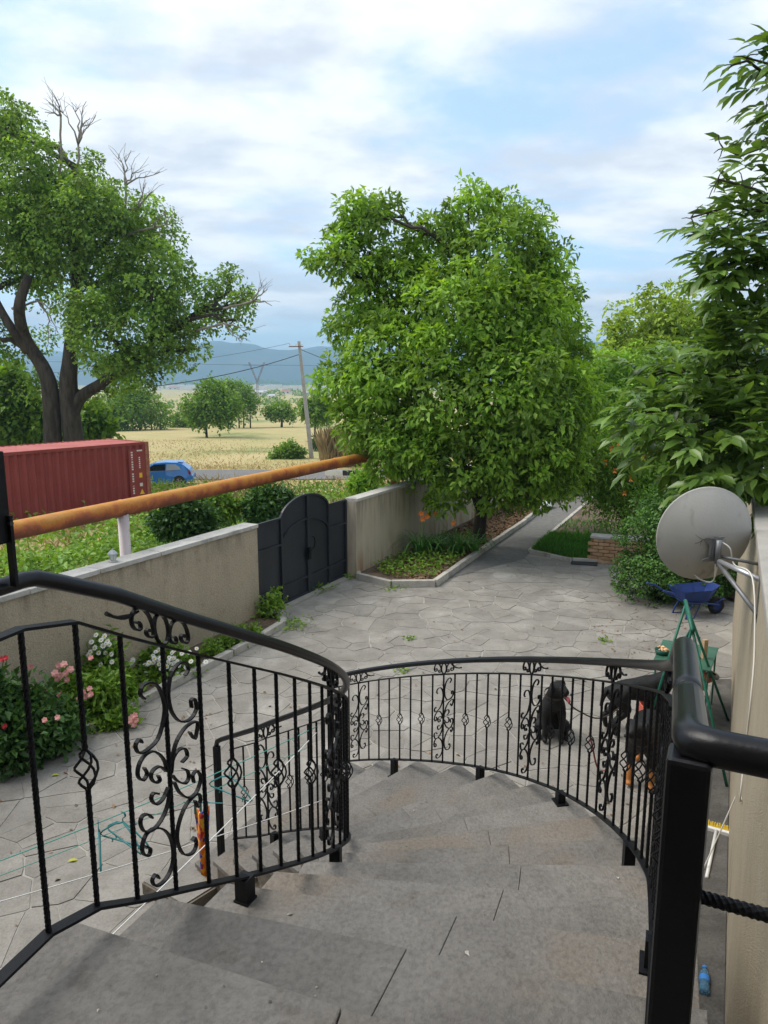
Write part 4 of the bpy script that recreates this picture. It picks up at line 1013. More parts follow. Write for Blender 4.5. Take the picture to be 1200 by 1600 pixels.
P2 = np.stack([rng.uniform(-40, 30, 30000), 49.6 + 30 * rng.random(30000) ** 1.7, np.zeros(30000)], 1); P2[:, 2] = [zt(y) for y in P2[:, 1]]
P2 = P2[rng.random(len(P2)) < nz(P2, .15, .9) * .9]
patch('dry_grass', [blades(P, .42, .022), blades(P2, .20, .05, .7)], 'dry_blade', 'straw-coloured dry grass on the verges and in the field', 'grass')
P = np.stack([rng.uniform(at_d(505, 700, 53).x, at_d(575, 700, 53).x, 2600), rng.uniform(51, 56, 2600), np.zeros(2600)], 1); P[:, 2] = [zt(y) for y in P[:, 1]]
patch('reed_stand', [blades(P, 1.9, .04, .06)], 'dry_blade', 'stand of tall dry brown reeds behind the road near the walnut tree', 'reeds')
# shrubby weeds that stand out behind the wall
def weed_bush(px, py, r, z0, label, lm='weed_leaf', n=600, L=.1, D=None):
    D = D or at_z(px, py + r, z0).y; c = at_d(px, py, D); R0 = r * D / FPX
    b = thing('weed_bush', label, 'bush', (c.x, c.y, zt(D)))
    st = MB()
    for k in range(6): st.tube([(c.x + random.uniform(-.1, .1), c.y, zt(D) - .05), (c.x + random.uniform(-.6, .6) * R0, c.y + random.uniform(-.4, .4) * R0, c.z + .3 * R0)], [.014, .006], 5)
    st.build('stems', 'bark', b)
    foliage('foliage', [(c, (R0, R0 * .8, R0)), (c + Vector((R0 * .7, .1, -R0 * .2)), (R0 * .7, R0 * .6, R0 * .7)), (c + Vector((-R0 * .8, .1, -R0 * .3)), (R0 * .6, R0 * .6, R0 * .6))], n, 7, L, L * .6, lm, b, rad=L * .8, droop=.1, shell=.3)
    return b
weed_bush(285, 810, 34, .1, 'dark green weedy shrub behind the garden wall, right of the pipe support', 'weed_leaf_dark', 900, .1, 13.5)
weed_bush(420, 788, 28, .0, 'dark green weedy shrub just outside the gate, left of its arch', 'weed_leaf_dark', 800, .11, 17)
weed_bush(568, 755, 15, .0, 'small bright shrub beside the striped road barrier', 'lime_leaf', 350, .16, 24)
weed_bush(340, 792, 24, .0, 'light green weed clump between the two dark shrubs outside the wall', 'weed_leaf', 600, .1, 17)
# lawn
LP = [Vector((5.3, 15.25, 0)), Vector((4.15, 15.45, 0)), PR[0] + Vector((.06, 0, 0)), PR[1] + Vector((.06, 0, 0)), Vector((6.4, 19.5, 0)), Vector((5.9, 17, 0))]
def in_poly(x, y, poly):
    c = False
    for i in range(len(poly)):
        a, b = poly[i], poly[i - 1]
        if (a.y > y) != (b.y > y) and x < (b.x - a.x) * (y - a.y) / (b.y - a.y) + a.x: c = not c
    return c
def scatter(poly, n, z):
    xs0 = [p.x for p in poly]; ys0 = [p.y for p in poly]; out = []
    while len(out) < n:
        x, y = random.uniform(min(xs0), max(xs0)), random.uniform(min(ys0), max(ys0))
        if in_poly(x, y, poly): out.append((x, y, z))
    return np.array(out)
LP2 = [Vector((5.3, 15.25, 0)), Vector((4.15, 15.45, 0)), PR[0] + Vector((.06, 0, 0)), Vector((4.2, 17.9, 0)), Vector((5.9, 17.4, 0))]
patch('lawn_grass', [blades(scatter(LP2, 11000, .05), .13, .014), blades(scatter(LP, 1500, .05), .11, .014)], 'grass_blade', 'small patch of bright green lawn beside the path', 'grass')
# small weeds in the paving and beds
def tuft(px, py, n, h, lm='weed_leaf', spread=.12, z=0.0):
    c = at_z(px, py, z); P = np.array(tuple(c)) + rng.normal(size=(n, 3)) * np.array([spread, spread, 0])
    C = P + np.stack([np.zeros(n), np.zeros(n), h * rng.random(n)], 1); Dv = rng.normal(size=C.shape); Dv[:, 2] = abs(Dv[:, 2]) * .6
    Nv = rng.normal(size=C.shape) * .5; Nv[:, 2] += 1
    return leaf_arrays(C, Dv, Nv, .05 + .04 * rng.random(n), .025 + .015 * rng.random(n))
patch('paving_weeds', [tuft(457, 978, 110, .08, spread=.14), tuft(500, 925, 60, .12), tuft(508, 918, 40, .05, spread=.18), tuft(945, 1003, 26, .05, spread=.05), tuft(640, 1000, 22, .05, spread=.06), tuft(628, 1050, 20, .05, spread=.05), tuft(610, 922, 30, .06, spread=.1), tuft(632, 918, 20, .05, spread=.08), tuft(545, 905, 40, .1, spread=.06)], 'weed_leaf', 'little weeds growing from the joints of the paving', 'weeds')
gw = at_z(422, 975, 0)
b = thing('weed_clump', 'leafy green weed clump at the foot of the gate by the left wall end', 'plant', tuple(gw))
foliage('foliage', [(gw + Vector((0, .1, .22)), (.17, .15, .22)), (gw + Vector((.08, .1, .40)), (.1, .1, .14))], 130, 7, .07, .04, 'weed_leaf', b, rad=.05, shell=.1)
st = MB()
for k in range(5): st.tube([(gw.x + random.uniform(-.05, .05), gw.y + .1, -.01), (gw.x + random.uniform(-.12, .12), gw.y + .1, .4)], [.005, .003], 5)
st.build('stems', 'weed_leaf_dark', b)
# leaf litter and low plants in the tree bed
P = scatter([Vector((.3, 13.7, 0)), *PL[:4], wl(14, -.3), wl(3.4, -.3)], 5200, .1)
Dv = rng.normal(size=P.shape); Dv[:, 2] *= .25; Nv = rng.normal(size=P.shape) * .3; Nv[:, 2] += 1
mat('dead_leaf', (.16, .09, .045), (.26, .16, .085), scale=8, rough=.9, island=.3)
patch('leaf_litter', [leaf_arrays(P, Dv, Nv, .07 + .05 * rng.random(len(P)), .04 + .02 * rng.random(len(P)))], 'dead_leaf', 'brown fallen leaves under the walnut tree', 'leaves')
P = scatter([Vector((.05, 13.75, 0)), Vector((.95, 13.7, 0)), Vector((2.0, 15.9, 0)), Vector((2.6, 17.5, 0)), wl(7, -.3), wl(3.4, -.35)], 1500, .1)
Cc_ = P + np.stack([np.zeros(len(P)), np.zeros(len(P)), .14 * rng.random(len(P))], 1); Dv = rng.normal(size=P.shape); Dv[:, 2] = abs(Dv[:, 2]) * .5; Nv = rng.normal(size=P.shape) * .5; Nv[:, 2] += 1
patch('low_weeds', [leaf_arrays(Cc_, Dv, Nv, .07 + .05 * rng.random(len(P)), .035 + .02 * rng.random(len(P)))], 'weed_leaf', 'low green weeds in the bed around the daylilies', 'weeds')
# daylilies
leafmat('lily_leaf', (.05, .16, .025), (.11, .26, .04), trans=.25)
def arch_blades(c, n, L, w, seed):
    r_ = np.random.default_rng(seed); V = []; F = []; k = 0
    for i in range(n):
        a = r_.random() * 2 * math.pi; l = L * (.65 + .5 * r_.random()); e = .35 + .4 * r_.random(); o = np.array([math.cos(a), math.sin(a), 0]); s = np.array([-o[1], o[0], 0])
        b0 = np.array(tuple(c)) + o * .06 * r_.random() + s * .05 * r_.normal(); m = 6
        for j in range(m + 1):
            t = j / m; p = b0 + o * l * .75 * t ** 1.2 * (.5 + e) + np.array([0, 0, l * (1.7 * t - 1.25 * t * t * (.6 + e))]); ww = w * (1 - t) ** .6
            V += [p - s * ww / 2, p + s * ww / 2]
        for j in range(m):
            q = k + 2 * j; F += [[q, q + 1, q + 3], [q, q + 3, q + 2]]
        k += 2 * (m + 1)
    return np.array(V), np.array(F)
for i, (px, py, n, lab) in enumerate(((658, 868, 60, 'left daylily clump with arching leaves and orange flowers against the stained wall'), (715, 868, 70, 'daylily clump with arching leaves closest to the walnut trunk'))):
    c = at_z(px, py, .09); root = thing('daylily', lab, 'flower', tuple(c))
    V1, F1 = arch_blades(c, n, .85, .036, i + 1); V2, F2 = arch_blades(c + Vector((.38, .3, 0)), n // 2, .75, .034, i + 5)
    tri_mesh('leaves', np.concatenate([V1, V2]), np.concatenate([F1, F2 + len(V1)]), 'lily_leaf', root)
    for (fx, fy) in (((658, 802), (667, 807), (660, 811)) if i == 0 else ((681, 803), (708, 817))):
        p = at_d(fx, fy, c.y - .1); s0 = c + Vector((random.uniform(-.1, .1), 0, 0))
        stem = MB().tube(catmull([s0, s0.lerp(p, .6) + Vector((0, 0, .08)), p], 4), .005, 5).build('flower_stem', 'lily_leaf', root)
        fm = MB()
        for j in range(6):
            an = j * math.pi / 3 + fx; u = Vector((math.cos(an), -.45, math.sin(an))).normalized(); sd = Vector((-math.sin(an), 0, math.cos(an)))
            fm.add([p, p + u * .04 + sd * .018, p + u * .085, p + u * .04 - sd * .018], [(0, 1, 2, 3)])
        fm.build('flower', 'orange_petal', stem)
# flower bed by the left wall
mat('white_petal', (.78, .78, .74), (.86, .86, .82), scale=40, rough=.6)
mat('yellow_disc', (.55, .38, .04), (.65, .48, .06), scale=40, rough=.7)
mat('pink_petal', (.72, .30, .30), (.82, .48, .40), scale=14, rough=.6)
mat('red_petal', (.42, .02, .03), (.55, .04, .06), scale=30, rough=.6)
def daisy(p, nrm, r, root):
    nrm = Vector(nrm).normalized(); u = nrm.orthogonal().normalized(); w = nrm.cross(u); b = MB()
    for j in range(9):
        a = 2 * math.pi * j / 9; d_ = u * math.cos(a) + w * math.sin(a); s = u * -math.sin(a) + w * math.cos(a)
        b.add([p + d_ * r * .15, p + d_ * r * .7 + s * r * .2 - nrm * .001, p + d_ * r, p + d_ * r * .7 - s * r * .2 - nrm * .001], [(0, 1, 2, 3)])
    h = b.build('daisy_head', 'white_petal', root)
    MB().lathe([(r * .3, .001), (r * .22, .006), (.0, .008)], p, nrm, 8).build('disc', 'yellow_disc', h)
def rosette(p, nrm, r, m, root, name='rose_bloom'):
    nrm = Vector(nrm).normalized(); u = nrm.orthogonal().normalized(); w = nrm.cross(u); b = MB()
    for ring, (n, rr, lift) in enumerate(((6, 1.0, 0.0), (5, .72, .25), (4, .42, .45))):
        for j in range(n):
            a = 2 * math.pi * (j + .5 * ring) / n; d_ = u * math.cos(a) + w * math.sin(a); s = u * -math.sin(a) + w * math.cos(a); c = p + nrm * r * lift
            b.add([c, c + d_ * r * rr * .6 + s * r * rr * .45 + nrm * r * .12, c + d_ * r * rr + nrm * r * .22, c + d_ * r * rr * .6 - s * r * rr * .45 + nrm * r * .12], [(0, 1, 2, 3)])
    return b.build(name, m, root)
def bed_pt(px, py, D): return at_d(px, py, D)
def flower_bush(name, label, cat, base, lobes, n, L, lm, group=None, per=7):
    root = thing(name, label, cat, tuple(base), group); st = MB()
    for c, r in lobes:
        for k in range(3): st.tube(catmull([base + Vector((random.uniform(-.15, .15), random.uniform(-.12, .12), 0)), base.lerp(c, .5) + Vector((random.uniform(-.08, .08), random.uniform(-.08, .08), 0)), c + Vector((random.uniform(-.5, .5) * r[0], random.uniform(-.5, .5) * r[1], r[2] * .5))], 3), .006, 5)
    st.build('stems', 'weed_leaf_dark', root)
    foliage('foliage', lobes, n, per, L, L * .5, lm, root, rad=L * .7, droop=.05, clumpy=.3, fscale=3, shell=.1); return root
def bl(px, py, rpx, D): return lobe(px, py, rpx, D, sq=1.1)
FB = lambda px, py: at_z(px, py, .075)
b1 = FB(150, 1125); d1 = b1.y
rose1 = flower_bush('rose_bush', 'rose bush with clusters of small pink blooms in the flower bed', 'flower', b1, [bl(135, 1110, 34, d1 + .1), bl(110, 1085, 26, d1 + .2), bl(165, 1080, 24, d1 + .15), bl(150, 1140, 26, d1), bl(185, 1130, 20, d1)], 900, .075, 'weed_leaf')
for fx, fy in [(92, 1040), (100, 1038), (86, 1052), (95, 1056), (103, 1052), (110, 1046), (90, 1060), (78, 1082), (92, 1084), (75, 1078), (130, 1082), (125, 1092), (133, 1088), (140, 1076), (142, 1085), (58, 1085), (48, 1042), (105, 1062), (142, 1028), (206, 1122), (211, 1118), (203, 1127), (213, 1126), (209, 1132)]:
    rosette(at_d(fx, fy, d1 - .12 + random.uniform(-.05, .05)), (random.uniform(-.3, .3), -1, random.uniform(.2, .9)), random.uniform(.034, .046), 'pink_petal', rose1)
b2 = FB(20, 1185); d2 = b2.y
rose2 = flower_bush('rose_bush', 'dark-leaved rose bush with a few red blooms at the end of the flower bed', 'flower', b2, [bl(20, 1140, 40, d2), bl(55, 1110, 34, d2 + .3), bl(-20, 1130, 50, d2), bl(60, 1150, 34, d2 + .1), bl(95, 1140, 28, d2 + .3), bl(10, 1175, 34, d2 - .1), bl(5, 1075, 16, d2 + .1)], 1500, .085, 'weed_leaf_dark')
for fx, fy in [(7, 1135), (9, 1028), (3, 1030), (90, 1121), (70, 1125)]: rosette(at_d(fx, fy, d2 - .22), (0, -1, .5), .032, 'red_petal' if fx < 60 else 'pink_petal', rose2)
st = MB().tube(catmull([at_d(2, 1090, d2), at_d(0, 1060, d2), at_d(6, 1030, d2 - .2)], 4), .004, 5).build('rose_stem', 'weed_leaf_dark', rose2)
b3_ = FB(185, 1085); d3 = b3_.y
da1 = flower_bush('daisy_clump', 'tall daisy clump leaning on the wall beside the pink roses', 'flower', b3_, [bl(155, 1040, 22, d3), bl(165, 1015, 14, d3), bl(170, 1070, 30, d3 - .1), bl(190, 1090, 26, d3 - .1)], 620, .085, 'weed_leaf')
for fx, fy in [(143, 1003), (158, 1000), (166, 1005), (171, 1007), (163, 994), (168, 1002), (154, 1020), (138, 1024), (141, 1019), (165, 1020), (174, 1022), (175, 1034), (157, 1038), (139, 1057), (150, 992), (129, 1101), (161, 1009), (148, 1012)]:
    daisy(at_d(fx, fy, d3 - .2 + random.uniform(-.05, .05)), (random.uniform(-.4, .4), -1, random.uniform(.3, 1.2)), random.uniform(.031, .039), da1)
b4_ = FB(260, 1045); d4 = b4_.y
da2 = flower_bush('daisy_clump', 'wide daisy clump full of white heads spilling over the flower bed kerb', 'flower', b4_, [bl(235, 1045, 26, d4), bl(262, 1040, 30, d4), bl(285, 1050, 22, d4), bl(225, 1075, 26, d4 - .3), bl(250, 1075, 24, d4 - .35), bl(215, 1100, 20, d4 - .5), bl(235, 1100, 18, d4 - .5)], 1100, .075, 'weed_leaf')
rs2 = random.Random(9)
for k in range(78):
    fx, fy = (rs2.gauss(262, 24), rs2.gauss(1032, 14)) if k < 56 else (rs2.gauss(240, 12), rs2.gauss(1085, 14))
    daisy(at_d(fx, fy, d4 - .32 + rs2.uniform(-.1, .1) - (.25 if k >= 56 else 0)), (rs2.uniform(-.5, .5), -1, rs2.uniform(.3, 1.3)), rs2.uniform(.029, .038), da2)
b5_ = FB(375, 1003); gm = flower_bush('low_plant', 'low green plants along the wall between the daisies and the gate', 'plant', b5_, [bl(375, 992, 12, b5_.y), bl(350, 1005, 12, b5_.y - .3), bl(395, 985, 10, b5_.y + .3), bl(330, 1015, 12, b5_.y - .5)], 200, .06, 'weed_leaf')

# fallen leaves and crumbs scattered over the paving
cs_ = [c for c in cells if seen(c)]; pts = []
for k in range(420):
    c = cs_[random.randrange(len(cs_))]; pts.append((c[2] + random.uniform(-.2, .2), c[3] + random.uniform(-.2, .2), .017))
P = np.array(pts); P = np.concatenate([P, scatter([Vector((3.2, 8.6, 0)), Vector((3.9, 8.6, 0)), Vector((5.3, 11.3, 0)), Vector((4.3, 11.6, 0)), Vector((3.4, 11.9, 0))], 160, .017)])
Dv = rng.normal(size=P.shape); Dv[:, 2] *= .1; Nv = rng.normal(size=P.shape) * .2; Nv[:, 2] += 1; sz_ = .025 + .035 * rng.random(len(P)) ** 2
patch('paving_litter', [leaf_arrays(P, Dv, Nv, sz_, sz_ * .6)], 'dead_leaf', 'small dead leaves and crumbs strewn over the paving', 'leaves')

# crumbs and grit on the treads
P = []
for n in range(0, 12):
    for k in range(7):
        u, v = random.random(), random.random(); a0, b0 = NOSE[n]; a1, b1 = NOSE[n - 1]; p = a0.lerp(b0, .05 + .9 * u).lerp(a1.lerp(b1, .05 + .9 * u), .1 + .75 * v); P.append((p.x, p.y, Z0 - RISE * n + .003))
for k in range(26):
    p = NOSE[-1][0].lerp(NOSE[-1][1], random.random() * .6) - HD * random.uniform(.05, .5); P.append((p.x, p.y, 2.521))
P = np.array(P); Dv = rng.normal(size=P.shape); Dv[:, 2] *= .1; Nv = rng.normal(size=P.shape) * .2; Nv[:, 2] += 1; sz_ = .006 + .016 * rng.random(len(P)) ** 3
mat('grit', (.10, .09, .075), (.5, .47, .42), scale=30, rough=.9, island=.5)
patch('tread_grit', [leaf_arrays(P, Dv, Nv, sz_, sz_ * .7)], 'grit', 'grit and crumbs lying on the stair treads', 'grit')
# ------------------------------------------------------------------ rusty pipe over the wall
def pipe_mat():
    """yellow paint left on top, rust creeping up from below"""
    m = mat('pipe_paint', (.5, .2, .04), rough=.6, bump=.35, bscale=30, spec=.35); nt = m.node_tree; N = nt.nodes; L = nt.links; b = N['Principled BSDF']
    g = N.new('ShaderNodeNewGeometry'); sp_ = N.new('ShaderNodeSeparateXYZ'); L.new(g.outputs['Position'], sp_.inputs[0])
    def nz_(sc, det):
        n = N.new('ShaderNodeTexNoise'); n.inputs['Scale'].default_value = sc; n.inputs['Detail'].default_value = det; n.inputs['Roughness'].default_value = .7; L.new(g.outputs['Position'], n.inputs['Vector']); return n.outputs['Fac']
    a1 = N.new('ShaderNodeMath'); a1.operation = 'SUBTRACT'; L.new(sp_.outputs[2], a1.inputs[0]); a1.inputs[1].default_value = 2.215
    a2 = N.new('ShaderNodeMath'); a2.operation = 'MULTIPLY_ADD'; L.new(a1.outputs[0], a2.inputs[0]); a2.inputs[1].default_value = 1.9; L.new(nz_(2.6, 9), a2.inputs[2])
    r = N.new('ShaderNodeValToRGB'); e = r.color_ramp.elements; e[0].position = .30; e[0].color = (.17, .05, .03, 1); e[1].position = .72; e[1].color = (.52, .25, .055, 1)
    for p, c in ((.42, (.27, .075, .035, 1)), (.50, (.42, .12, .035, 1)), (.58, (.48, .19, .03, 1)), (.82, (.48, .20, .06, 1))): x_ = e.new(p); x_.color = c
    L.new(a2.outputs[0], r.inputs[0]); L.new(r.outputs[0], b.inputs['Base Color'])
pipe_mat()
mat('rust', (.16, .06, .03), (.25, .11, .06), scale=8, rough=.9, bump=.4)
mat('pale_pink_paint', (.55, .47, .47), (.62, .55, .54), scale=5, rough=.7, bump=.2, c3=(.38, .28, .24), s3=4, t3=(.6, .8))
q1 = at_z(30, 827, 2.2); q2 = at_z(586, 711, 2.2); pd = (q2 - q1).normalized(); PRD = .112
pipe = thing('gas_pipe', 'long rusty orange-yellow pipe carried above the garden wall', 'pipe', tuple(q1))
pA = q1 - pd * 6.5; pB = q2 + pd * .9
MB().tube([pA, q1, q1.lerp(q2, .5), q2, pB, pB + pd * .16 + Vector((0, 0, -.04)), pB + pd * .24 + Vector((0, 0, -.16)), pB + pd * .25 + Vector((0, 0, -2.9))], PRD, 22).build('pipe', 'pipe_paint', pipe, smooth=True)
for f in (.168, .47, .80):
    c = q1 + pd * ((q2 - q1).length * f); MB().lathe([(PRD - .004, -.02), (PRD + .006, -.008), (PRD + .006, .008), (PRD - .004, .02)], c, pd, 22).build('weld_seam', 'pipe_paint', pipe, smooth=True)
def on_pipe(px):
    f = min((i / 400 for i in range(-100, 500)), key=lambda f: abs(600 + FPX * (q1 + (q2 - q1) * f).x / ((q1 + (q2 - q1) * f).y * CP - (2.2 - CAM_H) * SP) - px)); return q1 + (q2 - q1) * f
for px in (191,):
    c = on_pipe(px); s = MB().tube([(c.x, c.y, zt(c.y) - .2), (c.x, c.y, 2.2 - PRD + .03)], .075, 16).build('support_post', 'pale_pink_paint', pipe, smooth=True)
    MB().box((c.x, c.y, 2.2 - PRD + .01), (.30, .10, .012), pd).build('saddle', 'rust', s)
for p in (pA + pd * 1.0,):
    MB().tube([(p.x, p.y, zt(p.y) - .2), (p.x, p.y, 2.2 - PRD + .03)], .075, 14).build('support_post', 'pale_pink_paint', pipe, smooth=True)
# little lantern on the coping
mat('lantern_metal', (.30, .33, .34), (.38, .41, .42), scale=20, rough=.5)
mat('lantern_glass', (.55, .58, .56), rough=.2)
lc = at_z(155, 874, WH + .062); lc = W0 + WD * (lc - W0).dot(WD) + WN * (TH / 2) + Vector((0, 0, WH + .06))
lan = thing('wall_lantern', 'small grey glass lantern standing on the wall coping by the pipe support', 'lantern', tuple(lc))
MB().lathe([(0, 0), (.055, 0), (.055, .012), (.03, .02), (.03, .03)], lc, (0, 0, 1), 12).build('base', 'coping', lan)
MB().lathe([(.034, .028), (.052, .10)], lc, (0, 0, 1), 6).build('glass', 'lantern_glass', lan)
MB().lathe([(.07, .10), (.066, .112), (.03, .145), (.012, .155), (.012, .165), (0, .175)], lc, (0, 0, 1), 6).build('cap', 'lantern_metal', lan)
lf = MB()
for j in range(6):
    a = j * math.pi / 3; lf.tube([lc + Vector((.035 * math.cos(a), .035 * math.sin(a), .026)), lc + Vector((.054 * math.cos(a), .054 * math.sin(a), .102))], .003, 4)
lf.build('frame', 'lantern_metal', lan)

# ------------------------------------------------------------------ shipping container
mat('container_red', (.235, .040, .036), (.27, .055, .048), scale=1.3, rough=.6, bump=.15, bscale=8, c3=(.20, .045, .035), s3=3, t3=(.6, .8), spec=.3)
mat('container_roof', (.36, .11, .10), (.42, .15, .13), scale=1.2, rough=.75, bump=.2, bscale=6, spec=.2)
mat('white_mark', (.70, .66, .62), (.6, .5, .46), scale=12, rough=.7)
mat('yellow_mark', (.75, .42, .02), (.8, .5, .04), scale=12, rough=.6)
mat('rusty_red', (.26, .07, .045), (.38, .17, .10), scale=9, rough=.85, bump=.3)
cE = at_d(232, 690, 26.0); cz = cE.z - 2.59; ca = Vector((-.593, -.805, 0)); cn = Vector((.805, -.593, 0)); CL, CW, CH = 6.06, 2.44, 2.59
cE.z = cz
cont = thing('shipping_container', 'dark red corrugated shipping container standing on the verge', 'container', tuple(cE))
def cp_(l, w, h): return cE + ca * l - cn * w + Vector((0, 0, h))       # l from the far end, w into the box, h up
def corrugated(f, u0, u1, v0, v1, per=.27, dep=.055):
    b = MB(); us = []; u = u0
    while u < u1 - .01:
        for d_, o_ in ((0, 0), (per * .28, 0), (per * .5, 1), (per * .78, 1)): us.append((min(u + d_, u1), o_))
        u += per
    us.append((u1, 0))
    for uu, o_ in us:
        for vv in (v0, v1): b.v.append(tuple(f(uu, vv, o_ * dep)))
    for i in range(len(us) - 1): b.f.append((2 * i, 2 * i + 2, 2 * i + 3, 2 * i + 1))
    return b
corrugated(lambda u, v, d_: cp_(u, .02 + d_, v), .16, CL - .16, .15, CH - .10).build('side_panel', 'container_red', cont)
corrugated(lambda u, v, d_: cp_(u, CW - .02 - d_, v), .16, CL - .16, .15, CH - .10).build('side_panel', 'container_red', cont)
corrugated(lambda u, v, d_: cp_(.03 + d_, u, v), .16, CW - .16, .15, CH - .10).build('end_panel', 'container_red', cont)
corrugated(lambda u, v, d_: cp_(CL - .03 - d_, u, v), .16, CW - .16, .15, CH - .10).build('end_panel', 'container_red', cont)
corrugated(lambda u, v, d_: cp_(u, v, CH - .015 - d_ * .6), .1, CL - .1, .05, CW - .05, per=.21, dep=.02).build('roof_panel', 'container_roof', cont)
for l in (.08, CL - .08):
    for w in (.08, CW - .08): MB().box(cp_(l, w, CH / 2), (.16, .16, CH), ca).build('corner_post', 'rusty_red' if l < 1 else 'container_red', cont, bevel=.008)
for w in (.04, CW - .04):
    MB().box(cp_(CL / 2, w, CH - .05), (CL - .32, .07, .10), ca).build('top_rail', 'container_red', cont)
    MB().box(cp_(CL / 2, w, .08), (CL - .32, .07, .15), ca).build('bottom_rail', 'container_red', cont)
for l in (.05, CL - .05):
    MB().box(cp_(l, CW / 2, CH - .06), (.09, CW - .32, .12), ca).build('end_rail', 'container_red', cont)
pl_ = MB().box(cp_(.52, .008, 1.3), (.66, .012, 2.1), ca).build('marking_plate', 'container_red', cont)
def mark(l, h, wl_, wh, m, tri=False):
    if tri: MB().add([cp_(l - wl_ / 2, -.001, h - wh / 2), cp_(l + wl_ / 2, -.001, h - wh / 2), cp_(l, -.001, h + wh / 2)], [(0, 1, 2)]).build('marking', m, pl_)
    else: MB().box(cp_(l, .001, h), (wl_, .004, wh), ca).build('marking', m, pl_)
rm = random.Random(4)
h = 2.25
while h > .75: mark(.72, h, .07, .055 if rm.random() < .85 else .02, 'white_mark'); h -= .085 if rm.random() < .85 else .17
h = 2.05
while h > 1.65: mark(.42, h, .055, .045, 'white_mark'); h -= .07
mark(.40, 1.42, .12, .17, 'yellow_mark'); mark(.40, 1.08, .12, .12, 'white_mark'); mark(.38, .83, .20, .19, 'yellow_mark', True); mark(.60, .42, .34, .17, 'yellow_mark')
mark(.40, 2.30, .22, .05, 'white_mark')
for l in (.3, CL - .3):
    for w in (.2, CW - .2): MB().box(cp_(l, w, -.1), (.4, .25, .35), ca).build('footing_block', 'concrete_slab', cont)

# ------------------------------------------------------------------ blue hatchback
mat('car_blue', (.012, .16, .52), (.014, .18, .56), scale=2, rough=.25, spec=.5, coat=.6)
mat('car_glass', (.012, .014, .016), rough=.08, spec=.6); mat('car_glass_pale', (.26, .29, .32), rough=.1, spec=.5)
mat('tyre', (.02, .02, .02), (.035, .034, .033), scale=20, rough=.9); mat('rim', (.45, .45, .46), rough=.3, metal=.7)
mat('tail_red', (.25, .012, .015), rough=.2); mat('black_plastic', (.012, .012, .013), rough=.6)
cD = 41.0; cz0 = zt(cD); cr = at_d(301, 757, cD); cr.z = cz0
cdir = Vector((-.985, -.17, 0)).normalized(); cwn = Vector((-cdir.y, cdir.x, 0))       # towards the nose; cwn = its left
cwn = cwn if cwn.y < 0 else -cwn                                                          # side seen by the camera
car = thing('hatchback_car', 'bright blue three-door hatchback parked half behind the red container', 'car', tuple(cr))
def cw_(z): return .83 if z < .88 else .83 - (z - .88) * .42
def cpt(x, z, s, o=0.0): return cr + cdir * x + cwn * ((cw_(z) + o) * s) + Vector((0, 0, z)) - cwn * .83
prof = [(.05, .30), (-.02, .42), (-.02, .60), (.05, .68), (.08, .86), (.16, .98), (.42, 1.20), (.62, 1.335), (.85, 1.375), (1.5, 1.40), (2.05, 1.36), (2.55, 1.14), (2.95, .93), (3.6, .84), (3.95, .74), (4.06, .58), (4.06, .36), (3.9, .24), (3.55, .22), (.4, .24)]
def shell(prof, o=0.0):
    b = MB(); n = len(prof)
    b.v = [tuple(cpt(x, z, 1, o)) for x, z in prof] + [tuple(cpt(x, z, -1, o)) for x, z in prof]
    b.f = [tuple(range(n))[::-1], tuple(range(n, 2 * n))] + [(i, (i + 1) % n, (i + 1) % n + n, i + n) for i in range(n)]; return b
body = shell(prof).build('body', 'car_blue', car, bevel=.03)
def side_poly(name, pts, m, par, o=.012, th=.01):
    for s in (1, -1):
        b = MB(); n = len(pts); b.v = [tuple(cpt(x, z, s, o)) for x, z in pts] + [tuple(cpt(x, z, s, o - th)) for x, z in pts]
        b.f = [tuple(range(n)), tuple(range(n, 2 * n))[::-1]] + [(i, (i + 1) % n, (i + 1) % n + n, i + n) for i in range(n)]
        b.build(name, m, par)
side_poly('rear_quarter_window', [(.62, .98), (1.42, .95), (1.40, 1.29), (.92, 1.28), (.70, 1.14)], 'car_glass_pale', car)
side_poly('door_window', [(1.48, .95), (2.72, .93), (2.10, 1.27), (1.47, 1.30)], 'car_glass', car)
side_poly('door', [(1.46, .32), (2.75, .32), (2.78, .88), (1.46, .90)], 'car_blue', car, o=.006, th=.006)
side_poly('sill', [(.95, .24), (3.0, .24), (3.0, .31), (.95, .32)], 'car_blue', car, o=.01)
side_poly('tail_lamp', [(.06, .70), (.20, .72), (.20, .94), (.12, .95)], 'tail_red', car)
side_poly('bumper', [(-.05, .34), (.30, .36), (.30, .58), (-.05, .60)], 'car_blue', car, o=.02, th=.03)
MB().box(cpt(.66, 1.385, 0) , (.30, 1.05, .035), cdir + Vector((0, 0, .10))).build('spoiler', 'car_blue', car, bevel=.01)
for x in (.74, 3.22):
    for s in (1, -1):
        c = cpt(x, .29, s, -.06); ax = cwn * s
        MB().lathe([(.10, .065), (.36, .065), (.36, -.05)], c, ax, 22).build('wheel_arch', 'black_plastic', car)
        wv = MB().lathe([(.19, .085), (.25, .09), (.285, .07), (.29, 0), (.285, -.07), (.19, -.08)], c, ax, 24).build('tyre', 'tyre', car, smooth=True)
        rim = MB()
        for j in range(5):
            a = j * 2 * math.pi / 5; u = cdir * math.cos(a) + Vector((0, 0, math.sin(a))); rim.box(c + u * .10 + ax * .085, (.2, .05, .02), u, None, ax)
        rim.lathe([(.17, .07), (.195, .086), (.195, .07)], c, ax, 20); rim.build('rim', 'rim', wv)

